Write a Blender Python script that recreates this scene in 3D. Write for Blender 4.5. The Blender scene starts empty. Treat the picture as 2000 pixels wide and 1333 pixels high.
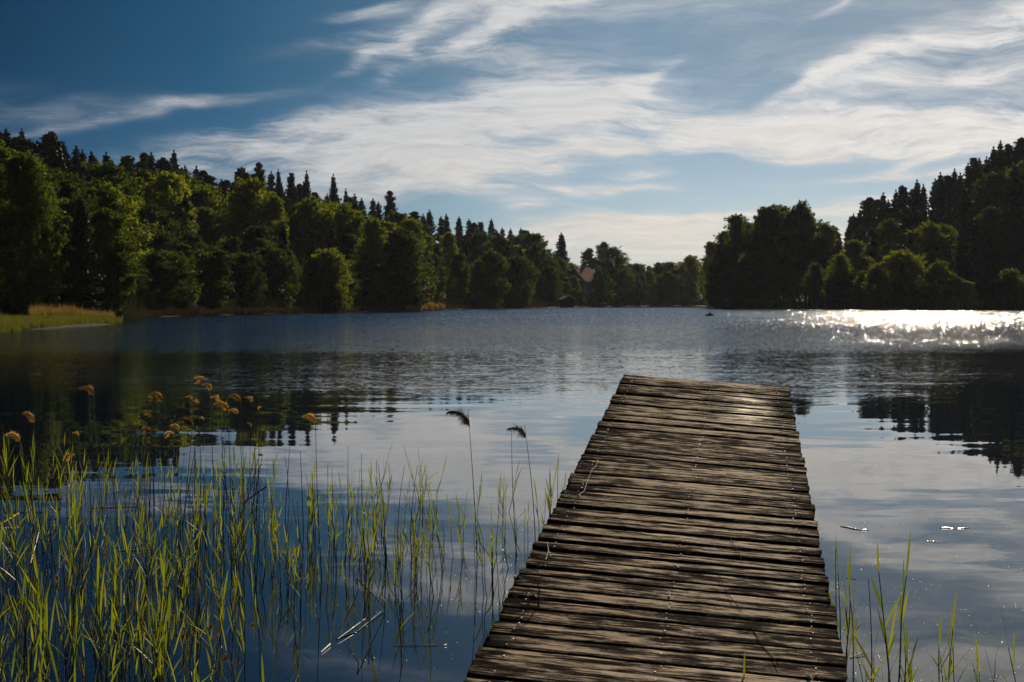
import bpy, math, random
import numpy as np
from mathutils import Vector, Matrix

SC = bpy.context.scene
COL = SC.collection
R = math.radians

# ------------------------------------------------------------------ camera
F = 2800.0                       # focal length in pixels of a 2000 px wide frame
PITCH = math.atan(78.5 / F)
EYE = 1.6
cam_d = bpy.data.cameras.new('camera')
cam = bpy.data.objects.new('camera', cam_d)
COL.objects.link(cam)
cam.location = (0, 0, EYE)
cam.rotation_euler = (math.pi / 2 - PITCH, 0, 0)
cam_d.sensor_width = 36.0
cam_d.lens = 36.0 * F / 2000.0
cam_d.clip_start = 0.05
cam_d.clip_end = 6000
cam_d.dof.use_dof = True
cam_d.dof.focus_distance = 7.2
cam_d.dof.aperture_fstop = 12.0
SC.camera = cam

# ------------------------------------------------------------------ light
SUN_AZ, SUN_EL = R(17.0), R(26.5)
sd = bpy.data.lights.new('sun', 'SUN')
sd.energy = 5.0
sd.angle = R(0.53)
sd.color = (1.0, 0.87, 0.68)
sun = bpy.data.objects.new('sun', sd)
COL.objects.link(sun)
sdir = Vector((math.cos(SUN_EL) * math.sin(SUN_AZ), math.cos(SUN_EL) * math.cos(SUN_AZ), math.sin(SUN_EL)))
sun.rotation_euler = sdir.to_track_quat('Z', 'Y').to_euler()
sun.location = (60, 150, 90)

SC.view_settings.view_transform = 'Standard'
SC.view_settings.look = 'None'
SC.view_settings.gamma = 1.0
SC.view_settings.exposure = 0.16
SC.render.engine = 'CYCLES'
SC.cycles.max_bounces = 6
SC.cycles.diffuse_bounces = 2
SC.cycles.glossy_bounces = 3
SC.cycles.transmission_bounces = 3
SC.cycles.transparent_max_bounces = 8
SC.cycles.volume_bounces = 0
SC.cycles.caustics_reflective = False
SC.cycles.caustics_refractive = False
SC.cycles.sample_clamp_indirect = 4.0
SC.cycles.sample_clamp_direct = 0.0
SC.cycles.use_denoising = True
SC.cycles.denoiser = 'OPENIMAGEDENOISE'
SC.cycles.denoising_input_passes = 'RGB_ALBEDO_NORMAL'


# ------------------------------------------------------------------ node helper
class NT:
    def __init__(s, nt):
        s.nt = nt
        nt.nodes.clear()

    def n(s, t, ins=None, **kw):
        nd = s.nt.nodes.new(t)
        for k, v in kw.items():
            setattr(nd, k, v)
        for k, v in (ins or {}).items():
            s.put(nd.inputs[k], v)
        return nd

    def put(s, sock, v):
        if isinstance(v, bpy.types.NodeSocket):
            s.nt.links.new(v, sock)
        elif v is not None:
            sock.default_value = v

    def m(s, op, a, b=None, c=None, clamp=False):
        nd = s.nt.nodes.new('ShaderNodeMath')
        nd.operation = op
        nd.use_clamp = clamp
        s.put(nd.inputs[0], a)
        s.put(nd.inputs[1], b)
        s.put(nd.inputs[2], c)
        return nd.outputs[0]

    def add(s, a, b): return s.m('ADD', a, b)
    def sub(s, a, b): return s.m('SUBTRACT', a, b)
    def mul(s, a, b): return s.m('MULTIPLY', a, b)
    def div(s, a, b): return s.m('DIVIDE', a, b)

    def ss(s, x, a, b, lo=0.0, hi=1.0):      # smoothstep map range
        nd = s.nt.nodes.new('ShaderNodeMapRange')
        nd.interpolation_type = 'SMOOTHSTEP'
        for k, v in zip(('Value', 'From Min', 'From Max', 'To Min', 'To Max'), (x, a, b, lo, hi)):
            s.put(nd.inputs[k], v)
        return nd.outputs[0]

    def xyz(s, x, y, z):
        nd = s.n('ShaderNodeCombineXYZ', {0: x, 1: y, 2: z})
        return nd.outputs[0]

    def sep(s, v):
        nd = s.n('ShaderNodeSeparateXYZ', {0: v})
        return nd.outputs

    def noise(s, vec, scale=1.0, detail=2.0, rough=0.5, dist=0.0, dim='3D'):
        nd = s.n('ShaderNodeTexNoise', {'Vector': vec, 'Scale': scale, 'Detail': detail, 'Roughness': rough, 'Distortion': dist}, noise_dimensions=dim)
        return nd.outputs

    def mapv(s, vec, scale=(1, 1, 1), loc=(0, 0, 0), rot=(0, 0, 0)):
        nd = s.n('ShaderNodeMapping', {'Vector': vec, 'Location': loc, 'Rotation': rot, 'Scale': scale})
        return nd.outputs[0]

    def mix(s, f, a, b, mode='MIX'):
        nd = s.n('ShaderNodeMix', data_type='RGBA', blend_type=mode)
        s.put(nd.inputs[0], f)
        s.put(nd.inputs[6], a)
        s.put(nd.inputs[7], b)
        return nd.outputs[2]

    def ramp(s, f, stops, interp='LINEAR'):
        nd = s.n('ShaderNodeValToRGB', {0: f})
        cr = nd.color_ramp
        cr.interpolation = interp
        while len(cr.elements) < len(stops):
            cr.elements.new(0.5)
        for e, (p, c) in zip(cr.elements, stops):
            e.position = p
            e.color = (*c, 1) if len(c) == 3 else c
        return nd.outputs[0]


def mat(name):
    m = bpy.data.materials.new(name)
    m.use_nodes = True
    return m, NT(m.node_tree)


# ------------------------------------------------------------------ sky
def build_world():
    w = bpy.data.worlds.new('World')
    SC.world = w
    w.use_nodes = True
    t = NT(w.node_tree)
    sky = t.n('ShaderNodeTexSky', sky_type='NISHITA', sun_disc=False, sun_elevation=SUN_EL, sun_rotation=SUN_AZ,
              altitude=100.0, air_density=1.0, dust_density=0.6, ozone_density=3.0)
    d = t.n('ShaderNodeTexCoord').outputs['Generated']
    x, y, z = t.sep(d)
    az = t.m('ARCTAN2', x, y)
    hyp = t.m('SQRT', t.add(t.mul(x, x), t.mul(y, y)))
    U = t.mul(az, 2.8)                                   # azimuth
    H = t.mul(t.div(z, t.m('MAXIMUM', hyp, 0.02)), 2.8)   # tangent of elevation
    # wisps: warp the coordinates, then sum soft streaks
    base = t.xyz(U, H, 0.0)
    w1 = t.noise(t.mapv(base, (2.2, 4.5, 1), (3, 1, 0), (0, 0, R(-12))), 1.0, 3, 0.55)[1]
    wx, wy, _ = t.sep(w1)
    Uw = t.add(t.sub(U, .035), t.mul(t.sub(wx, .5), .34))
    Hw = t.add(H, t.mul(t.sub(wy, .5), .12))
    blobs = [(820, 265, 300, 62, 13, .85), (620, 262, 270, 20, 9, .62), (500, 300, 170, 16, 4, .5), (940, 185, 120, 38, 22, .55), (1085, 196, 110, 26, 12, .6), (1205, 158, 42, 11, 38, .75), (1150, 182, 50, 10, 30, .4), (900, 345, 260, 26, 8, .75),
             (1150, 300, 220, 15, 8, .85), (470, 258, 190, 14, 8, .45), (560, 330, 170, 10, 2, .4), (330, 206, 110, 10, 8, .46), (70, 205, 110, 14, 4, .34), (90, 238, 150, 9, 6, .34), (930, 385, 90, 14, -4, .5),
             (880, 30, 260, 18, 10, .62), (670, 12, 80, 10, 4, .6), (705, 88, 85, 11, 27, .62), (760, 84, 20, 26, 20, .4), (880, 92, 130, 16, 0, .45), (720, 128, 40, 18, 40, .3), (1050, 22, 120, 18, 20, .75), (950, 70, 120, 20, 12, .3),
             (1470, 238, 330, 17, 1, .95), (1750, 225, 260, 20, 2, .6), (1830, 262, 220, 20, -3, .85), (1560, 285, 220, 11, -2, .55), (1780, 100, 230, 24, 17, .42), (1900, 50, 150, 30, 17, .45), (1930, 110, 120, 40, 5, .3), (1880, 145, 140, 10, 4, .45), (1330, 185, 220, 9, 12, .16), (1520, 175, 150, 7, 12, .40), (1640, 140, 90, 9, 16, .6),
             (1610, 195, 110, 8, 4, .3), (1250, 450, 230, 24, 2, .95), (1520, 412, 240, 9, 4, .7), (1400, 498, 400, 34, 1, .75), (1200, 372, 80, 8, 5, .75), (1075, 378, 40, 9, -10, .6), (1228, 341, 42, 7, 3, .7),
             (1010, 410, 50, 7, 3, .6), (1690, 332, 170, 6, 3, .45), (1660, 382, 70, 8, 4, .5), (1750, 305, 90, 6, 14, .4), (1880, 335, 90, 7, 8, .4), (1350, 384, 28, 4, 5, .45), (1600, 20, 40, 6, 30, .4), (1080, 320, 60, 10, 0, -.3),
             # above the frame (seen mirrored in the lake)
             (1500, -60, 380, 25, 12, .45), (2050, -180, 400, 60, 14, .7), (850, -170, 330, 28, 14, .4), (1750, -420, 450, 40, 12, .5), (200, -560, 500, 40, 10, .3),
             (2400, 150, 240, 60, 4, .7), (-500, 200, 300, 20, 8, .4)]
    tot = None
    for (cx, cy, a, b, ang, wt) in blobs:
        u0 = 2.8 * math.atan((cx - 1000) / F)
        h0 = (588 - cy) / 1000 * math.cos(math.atan((cx - 1000) / F))
        c, s_ = math.cos(R(ang)), math.sin(R(ang))
        du = t.sub(Uw, u0)
        dh = t.sub(Hw, h0)
        a, b = a * 1.12, b * 1.18
        p = t.m('MULTIPLY_ADD', du, c / (a / 1000), t.mul(dh, s_ / (a / 1000)))
        q = t.m('MULTIPLY_ADD', du, -s_ / (b / 1000), t.mul(dh, c / (b / 1000)))
        e = t.m('MULTIPLY_ADD', p, p, t.mul(q, q))
        e = t.m('POWER', 2.718, t.mul(e, -0.75))
        e = t.mul(e, wt * .90)
        tot = e if tot is None else t.add(tot, e)
    # streaky texture
    fl = t.xyz(Uw, Hw, 0.0)
    str1 = t.noise(t.mapv(fl, (2.4, 13, 1), (0.3, 4.2, 0), (0, 0, R(-9))), 1.0, 10, 0.68, .2)[0]
    str2 = t.noise(t.mapv(fl, (9, 60, 1), (7, 2, 0), (0, 0, R(-16))), 1.0, 9, 0.72, .25)[0]
    tex = t.add(t.mul(t.sub(str1, .5), 3.4), t.mul(t.sub(str2, .5), 1.5))
    tot = t.m('MINIMUM', tot, 1.1)
    dens = t.m('MULTIPLY_ADD', tex, t.m('MULTIPLY_ADD', t.m('MINIMUM', tot, 0.7), 1.2, .02), tot)
    # veil everywhere right of centre
    veil = t.mul(t.ss(U, -.5, .9), t.mul(t.ss(t.add(str1, t.mul(wx, .5)), .5, 1.05), .26))
    dens = t.add(dens, veil)
    # other parts of the sky get some wisps too
    out = t.m('MAXIMUM', t.ss(t.m('ABSOLUTE', U), 1.3, 1.8), t.ss(H, 1.3, 2.0))
    gen = t.mul(t.ss(str1, .5, .75), t.mul(out, .6))
    dens = t.add(dens, gen)
    alpha = t.m('POWER', t.ss(dens, .02, 1.15, 0.0, .97), .95)
    # clear-sky colour: nishita, deeper and bluer away from the sun
    uu = t.ss(U, -1.0, 1.0)
    uf = t.m('MULTIPLY_ADD', U, .5, .5, clamp=True)
    hi = t.ramp(uf, [(0.0, (.003, .075, .135)), (.21, (.036, .145, .23)), (.40, (.13, .25, .33)), (.60, (.25, .34, .41)), (1.0, (.235, .29, .34))])
    lo = t.ramp(uf, [(0.0, (.030, .13, .27)), (.25, (.10, .22, .37)), (.50, (.33, .45, .62)), (.65, (.38, .48, .64)), (1.0, (.34, .43, .57))])
    tint = t.mix(t.ss(H, .10, .50), lo, hi)
    above = t.mul(t.ss(H, .62, 1.25), t.ss(U, -.9, .5))
    tint = t.mix(1.0, tint, t.xyz(t.m('MULTIPLY_ADD', above, 1.3, 1.0), t.m('MULTIPLY_ADD', above, 1.1, 1.0), t.m('MULTIPLY_ADD', above, .9, 1.0)), 'MULTIPLY')
    tint = t.mix(t.ss(H, .0, .12), t.mix(uu, (.10, .20, .42, 1), (.42, .55, .82, 1)), tint)
    skyc = t.mix(1.0, sky.outputs[0], tint, 'MULTIPLY')
    hgt = t.ss(H, .05, .45)
    cl_lo = t.mix(uu, (6.6, 6.5, 6.5, 1), (9.9, 9.0, 7.8, 1))
    cl_hi = t.mix(uu, (5.9, 6.3, 6.7, 1), (9.8, 9.5, 9.2, 1))
    cl = t.mix(hgt, cl_lo, cl_hi)
    shade = t.ss(str2, .25, .75, .86, 1.06)
    cl = t.mix(1.0, cl, t.xyz(shade, shade, shade), 'MULTIPLY')
    col = t.mix(alpha, skyc, cl)
    bg = t.n('ShaderNodeBackground', {'Color': col, 'Strength': 0.076})
    o = t.n('ShaderNodeOutputWorld', {'Surface': bg.outputs[0]})
    w.cycles.sampling_method = 'MANUAL'
    w.cycles.sample_map_resolution = 1024


build_world()


# ------------------------------------------------------------------ geometry helpers
def ray(px, py):
    x, v = px - 1000.0, 666.5 - py
    return Vector((x, F * math.cos(PITCH) + v * math.sin(PITCH), v * math.cos(PITCH) - F * math.sin(PITCH)))


def at(px, py, Y):
    r = ray(px, py)
    k = Y / r.y
    return Vector((r.x * k, Y, EYE + r.z * k))


def on_water(px, py, z=0.0):
    r = ray(px, py)
    k = (z - EYE) / r.z
    return Vector((r.x * k, r.y * k, z))


def depth_of(py):
    return on_water(1000, py).y


def mesh_np(name, V, Fq, material=None, parent=None, smooth=False, tri=False, mats=None, midx=None):
    """V (n,3) array, Fq (m,3|4) int array -> object"""
    me = bpy.data.meshes.new(name)
    V = np.asarray(V, dtype=np.float32)
    Fq = np.asarray(Fq, dtype=np.int32)
    k = Fq.shape[1]
    me.vertices.add(len(V))
    me.vertices.foreach_set('co', V.ravel())
    me.loops.add(Fq.size)
    me.loops.foreach_set('vertex_index', Fq.ravel())
    me.polygons.add(len(Fq))
    me.polygons.foreach_set('loop_start', np.arange(0, Fq.size, k, dtype=np.int32))
    me.polygons.foreach_set('loop_total', np.full(len(Fq), k, dtype=np.int32))
    if smooth:
        me.polygons.foreach_set('use_smooth', np.ones(len(Fq), dtype=bool))
    for m in (mats or ([material] if material else [])):
        me.materials.append(m)
    if midx is not None:
        me.polygons.foreach_set('material_index', np.asarray(midx, dtype=np.int32))
    me.update(calc_edges=True)
    o = bpy.data.objects.new(name, me)
    COL.objects.link(o)
    if parent:
        o.parent = parent
    return o


class MB:
    """collects shapes into one mesh"""
    def __init__(s):
        s.v, s.f = [], []

    def quad_grid(s, rows):
        """rows: list of equally long lists of points, closed around"""
        b = len(s.v)
        n = len(rows[0])
        for r in rows:
            s.v.extend([tuple(p) for p in r])
        for i in range(len(rows) - 1):
            for j in range(n):
                a, c = b + i * n + j, b + i * n + (j + 1) % n
                s.f.append((a, c, c + n, a + n))
        return b

    def tube(s, pts, rads, n=6, cap=True):
        pts = [Vector(p) for p in pts]
        rows = []
        up = Vector((0.3, 0.2, 1)).normalized()
        for i, p in enumerate(pts):
            d = (pts[min(i + 1, len(pts) - 1)] - pts[max(i - 1, 0)]).normalized()
            a = d.cross(up)
            if a.length < 1e-3:
                a = d.cross(Vector((1, 0, 0)))
            a.normalize()
            b = d.cross(a)
            r = rads[i] if hasattr(rads, '__len__') else rads
            rows.append([p + (a * math.cos(2 * math.pi * k / n) + b * math.sin(2 * math.pi * k / n)) * r for k in range(n)])
        b0 = s.quad_grid(rows)
        if cap:
            for ring, pt in ((0, pts[0]), (len(rows) - 1, pts[-1])):
                c = len(s.v)
                s.v.append(tuple(pt))
                for j in range(n):
                    s.f.append((b0 + ring * n + j, b0 + ring * n + (j + 1) % n, c, c))

    def box(s, lo, hi, M=None):
        b = len(s.v)
        for z in (lo[2], hi[2]):
            for x, y in ((lo[0], lo[1]), (hi[0], lo[1]), (hi[0], hi[1]), (lo[0], hi[1])):
                p = Vector((x, y, z))
                s.v.append(tuple(M @ p if M else p))
        for q in ((3, 2, 1, 0), (4, 5, 6, 7), (0, 1, 5, 4), (1, 2, 6, 5), (2, 3, 7, 6), (3, 0, 4, 7)):
            s.f.append(tuple(b + k for k in q))

    def poly(s, pts):
        b = len(s.v)
        s.v.extend([tuple(p) for p in pts])
        s.f.append(tuple(range(b, b + len(pts))))

    def build(s, name, material, parent=None, smooth=False):
        me = bpy.data.meshes.new(name)
        fs = []
        for f in s.f:
            if len(f) == 4 and f[2] == f[3]:
                f = f[:3]
            fs.append(f)
        me.from_pydata(s.v, [], fs)
        me.materials.append(material)
        if smooth:
            me.polygons.foreach_set('use_smooth', [True] * len(me.polygons))
        me.update()
        o = bpy.data.objects.new(name, me)
        COL.objects.link(o)
        if parent:
            o.parent = parent
        return o


def tag(o, label=None, cat=None, group=None, kind=None):
    if label:
        o['label'] = label
    if cat:
        o['category'] = cat
    if group:
        o['group'] = group
    if kind:
        o['kind'] = kind
    return o


def empty(name, loc=(0, 0, 0), rz=0.0):
    o = bpy.data.objects.new(name, None)
    o.empty_display_size = 0.2
    COL.objects.link(o)
    o.location = loc
    o.rotation_euler = (0, 0, rz)
    return o


def copy_tree(root, kids):
    c = root.copy()
    COL.objects.link(c)
    for k in kids:
        q = k.copy()
        COL.objects.link(q)
        q.parent = c
    return c


# ------------------------------------------------------------------ materials
def foliage_mat(name, cols, trans=0.35, scale=0.5):
    m, t = mat(name)
    geo = t.n('ShaderNodeNewGeometry')
    oi = t.n('ShaderNodeObjectInfo')
    pos = t.n('ShaderNodeTexCoord').outputs['Object']
    n1 = t.noise(pos, scale, 3, .6)[0]
    rnd = geo.outputs['Random Per Island']
    f = t.m('ADD', t.mul(t.sub(n1, .5), 1.6), t.add(t.mul(rnd, .45), t.mul(oi.outputs['Random'], .55)))
    lum = t.sep(oi.outputs['Color'])[0]          # per-tree leaf tone
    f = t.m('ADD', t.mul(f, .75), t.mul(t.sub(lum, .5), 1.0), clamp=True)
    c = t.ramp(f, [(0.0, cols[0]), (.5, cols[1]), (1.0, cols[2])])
    pb = t.n('ShaderNodeBsdfPrincipled', {'Base Color': c, 'Roughness': .6, 'Specular IOR Level': .06})
    tc = t.mix(1.0, c, (1.7, 1.65, .4, 1), 'MULTIPLY')
    tr = t.n('ShaderNodeBsdfTranslucent', {'Color': tc})
    mx = t.n('ShaderNodeMixShader', {0: trans, 1: pb.outputs[0], 2: tr.outputs[0]})
    t.n('ShaderNodeOutputMaterial', {'Surface': mx.outputs[0]})
    return m


M = {}
M['broad'] = foliage_mat('broadleaf foliage', [(.020, .034, .007), (.060, .085, .009), (.160, .180, .012)], .52)
M['birch'] = foliage_mat('birch foliage', [(.024, .040, .009), (.064, .086, .010), (.150, .170, .014)], .52)
M['spruce'] = foliage_mat('spruce needles', [(.010, .018, .009), (.018, .030, .012), (.030, .044, .014)], .10)
M['pine'] = foliage_mat('pine needles', [(.014, .020, .010), (.024, .033, .014), (.036, .046, .018)], .12)
M['bush'] = foliage_mat('bush foliage', [(.022, .034, .009), (.054, .074, .011), (.130, .150, .014)], .48)


def bark_mat(name, a, b):
    m, t = mat(name)
    pos = t.n('ShaderNodeTexCoord').outputs['Object']
    n1 = t.noise(t.mapv(pos, (6, 6, 1.2)), 1.0, 4, .6)[0]
    c = t.mix(t.ss(n1, .35, .65), a, b)
    bp = t.n('ShaderNodeBump', {'Strength': .6, 'Distance': .03, 'Height': n1})
    pb = t.n('ShaderNodeBsdfPrincipled', {'Base Color': c, 'Roughness': .95, 'Specular IOR Level': .05, 'Normal': bp.outputs[0]})
    t.n('ShaderNodeOutputMaterial', {'Surface': pb.outputs[0]})
    return m


M['bark'] = bark_mat('dark bark', (.03, .022, .016, 1), (.07, .052, .038, 1))
M['pinebark'] = bark_mat('pine bark', (.06, .035, .02, 1), (.14, .07, .04, 1))
M['birchbark'] = bark_mat('birch bark', (.04, .036, .03, 1), (.15, .14, .125, 1))


def simple_mat(name, c1, c2, scale=8.0, rough=.7, spec=.4, trans=None, stretch=(1, 1, 1)):
    m, t = mat(name)
    pos = t.n('ShaderNodeTexCoord').outputs['Object']
    oi = t.n('ShaderNodeObjectInfo')
    n1 = t.noise(t.mapv(pos, stretch), scale, 4, .6)[0]
    f = t.m('ADD', n1, t.mul(t.sub(oi.outputs['Random'], .5), .5), clamp=True)
    c = t.mix(t.ss(f, .25, .75), (*c1, 1), (*c2, 1))
    pb = t.n('ShaderNodeBsdfPrincipled', {'Base Color': c, 'Roughness': rough, 'Specular IOR Level': spec})
    out = pb.outputs[0]
    if trans:
        tr = t.n('ShaderNodeBsdfTranslucent', {'Color': t.mix(1.0, c, (1.4, 1.3, .6, 1), 'MULTIPLY')})
        out = t.n('ShaderNodeMixShader', {0: trans, 1: out, 2: tr.outputs[0]}).outputs[0]
    t.n('ShaderNodeOutputMaterial', {'Surface': out})
    return m


def reed_mat():
    m, t = mat('reed leaf')
    oi = t.n('ShaderNodeObjectInfo').outputs['Random']
    ri = t.n('ShaderNodeNewGeometry').outputs['Random Per Island']
    pos = t.n('ShaderNodeTexCoord').outputs['Object']
    n1 = t.noise(t.mapv(pos, (1, 1, .5)), 22.0, 3, .6)[0]
    f = t.m('ADD', t.add(t.mul(oi, .42), t.mul(ri, .42)), t.mul(t.sub(n1, .4), .5), clamp=True)
    c = t.ramp(f, [(0.0, (.055, .095, .008)), (.35, (.125, .175, .009)), (.72, (.23, .26, .014)), (.90, (.26, .23, .03)), (1.0, (.20, .12, .04))])
    pb = t.n('ShaderNodeBsdfPrincipled', {'Base Color': c, 'Roughness': .45, 'Specular IOR Level': .3})
    tr = t.n('ShaderNodeBsdfTranslucent', {'Color': t.mix(1.0, c, (1.4, 1.3, .6, 1), 'MULTIPLY')})
    mx = t.n('ShaderNodeMixShader', {0: .45, 1: pb.outputs[0], 2: tr.outputs[0]})
    t.n('ShaderNodeOutputMaterial', {'Surface': mx.outputs[0]})
    return m


M['reedleaf'] = reed_mat()
M['reedstem'] = simple_mat('reed stem', (.035, .04, .018), (.07, .05, .03), 9, .5, .5)
M['deadstem'] = simple_mat('dead reed stem', (.045, .030, .018), (.12, .085, .045), 9, .7, .2)
M['tanstem'] = simple_mat('tan reed stem', (.16, .115, .05), (.30, .22, .11), 9, .7, .2)
M['plume'] = simple_mat('reed plume', (.34, .21, .09), (.62, .43, .22), 14, .8, .2, .5)
M['darkplume'] = simple_mat('dark reed plume', (.05, .03, .022), (.16, .10, .05), 14, .8, .2, .3)
M['straw'] = simple_mat('pale straw', (.45, .38, .27), (.7, .62, .48), 20, .3, .8)
M['fluff'] = simple_mat('wet white husk', (.75, .72, .66), (.85, .82, .78), 20, .22, 1.0)
M['grass'] = simple_mat('bank grass', (.045, .062, .008), (.115, .12, .016), .35, .6, .3, .4)
M['tangrass'] = simple_mat('dry grass', (.20, .13, .05), (.34, .22, .09), .15, .7, .2, .3)
M['browngrass'] = simple_mat('brown reeds', (.020, .014, .007), (.045, .030, .013), .15, .7, .2, .25)
M['nail'] = simple_mat('nail steel', (.45, .42, .39), (.75, .70, .64), 30, .30, .8)
M['roof'] = simple_mat('red roof tiles', (.13, .05, .038), (.20, .08, .06), 3, .9, .03)
M['whitewall'] = simple_mat('white boards', (.20, .19, .19), (.27, .26, .25), 2, .9, .03)
M['redwall'] = simple_mat('dark red boards', (.04, .014, .011), (.06, .018, .013), 2, .9, .03)
M['trim'] = simple_mat('white trim', (.6, .58, .55), (.75, .73, .7), 2, .8, .1)
M['glass'] = simple_mat('dark window', (.01, .012, .015), (.02, .022, .025), 2, .1, .6)
M['buoyred'] = simple_mat('faded red paint', (.10, .012, .01), (.15, .02, .014), 6, .8, .1)
M['blackstring'] = simple_mat('black string', (.006, .005, .004), (.012, .010, .008), 9, .9, .02)
M['rope'] = simple_mat('pale cord', (.16, .13, .09), (.28, .24, .17), 30, .6, .3)
M['rust'] = simple_mat('brown steel', (.05, .03, .02), (.10, .06, .035), 9, .8, .3)


def ground_mat():
    m, t = mat('forest floor')
    p = t.n('ShaderNodeNewGeometry').outputs['Position']
    n1 = t.noise(p, .12, 5, .6)[0]
    n2 = t.noise(p, 2.0, 4, .6)[0]
    c = t.mix(t.ss(n1, .35, .65), (.020, .026, .008, 1), (.050, .042, .018, 1))
    c = t.mix(t.ss(n2, .3, .8), c, (.03, .045, .012, 1))
    z = t.sep(p)[2]
    c = t.mix(t.ss(z, .05, .5), (.018, .013, .008, 1), c)
    pb = t.n('ShaderNodeBsdfPrincipled', {'Base Color': c, 'Roughness': .95, 'Specular IOR Level': .1})
    t.n('ShaderNodeOutputMaterial', {'Surface': pb.outputs[0]})
    return m


def water_mat():
    m, t = mat('lake water')
    p = t.n('ShaderNodeNewGeometry').outputs['Position']
    x, y, z = t.sep(p)
    flat = t.xyz(x, y, 0.0)
    big = t.noise(t.mapv(flat, (.035, .06, 1)), 1.0, 2, .5)[0]
    edge = t.noise(t.mapv(flat, (.5, .25, 1)), 1.0, 3, .6)[0]
    # depth into the lake, skewed so the wind edge runs as seen, with a ragged rim
    yy = t.add(y, t.add(t.mul(t.sub(big, .5), 7.0), t.mul(t.sub(edge, .5), 8.0)))
    yy = t.sub(yy, t.mul(x, .05))
    mid = t.ss(yy, 20.5, 30.0)                 # light ripple starts
    far = t.ss(yy, 41.0, 56.0)                 # wind-ruffled lake
    # calm water near the left shore
    gust = t.noise(t.mapv(flat, (.012, .02, 1), (5, 2, 0)), 1.0, 3, .5)[0]
    lee = t.ss(t.add(t.mul(x, -1.0), t.mul(t.sub(y, 95.0), .45)), 16.0, 34.0)
    # --- slopes from noise colours: long gentle swell + ripples + wavelets
    def slope(vec, scale, detail, rough):
        c = t.noise(vec, scale, detail, rough)[1]
        a, b, _ = t.sep(c)
        return t.sub(a, .5), t.sub(b, .5)
    s1x, s1y = slope(t.mapv(flat, (.55, 1.6, 1), (0, 0, 0), (0, 0, R(4))), 1.0, 2, .45)
    s2x, s2y = slope(t.mapv(flat, (3.6, 8.0, 1), (9, 3, 0), (0, 0, R(-6))), 1.0, 3, .5)
    s3x, s3y = slope(t.mapv(flat, (12.0, 22.0, 1), (2, 8, 0), (0, 0, R(3))), 1.0, 3, .6)
    nearpatch = t.ss(t.noise(t.mapv(flat, (.16, .35, 1), (4, 0, 0)), 1.0, 2, .5)[0], .4, .68)
    a1 = t.m('MULTIPLY_ADD', nearpatch, .024, .012)
    a1 = t.m('MULTIPLY_ADD', t.ss(y, 11.0, 22.0), .010, a1)
    a2 = t.m('MULTIPLY_ADD', nearpatch, .010, .002)
    a2 = t.add(a2, t.add(t.mul(mid, .09), t.mul(far, .06)))
    a3 = t.add(t.mul(mid, .17), t.mul(far, t.ss(yy, 70.0, 120.0, .95, 1.5)))
    gm = t.ss(gust, .3, .7, .72, 1.15)
    cat_ = t.noise(t.mapv(flat, (1.2, .5, 1), (1, 7, 0)), 1.0, 2, .6)[0]
    gm = t.mul(gm, t.mix(far, (1, 1, 1, 1), t.xyz(*[t.ss(cat_, .42, .60, .75, 1.35)] * 3)))
    a3 = t.mul(a3, gm)
    calm = t.sub(1.0, t.mul(lee, .82))
    a2 = t.mul(a2, calm)
    a3 = t.mul(a3, calm)
    sx = t.add(t.mul(s1x, t.mul(a1, .5)), t.add(t.mul(s2x, t.mul(a2, .75)), t.mul(s3x, t.mul(a3, .85))))
    sy = t.add(t.mul(s1y, a1), t.add(t.mul(s2y, a2), t.mul(s3y, a3)))
    nv = t.n('ShaderNodeVectorMath', {0: t.xyz(sx, sy, 1.0)}, operation='NORMALIZE').outputs[0]
    rough = t.add(.012, t.add(t.mul(mid, .02), t.mul(far, .03)))
    pb = t.n('ShaderNodeBsdfPrincipled', {'Base Color': (.004, .0075, .014, 1), 'Roughness': rough, 'IOR': 1.333,
                                          'Specular IOR Level': .5, 'Normal': nv})
    t.n('ShaderNodeOutputMaterial', {'Surface': pb.outputs[0]})
    return m


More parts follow.
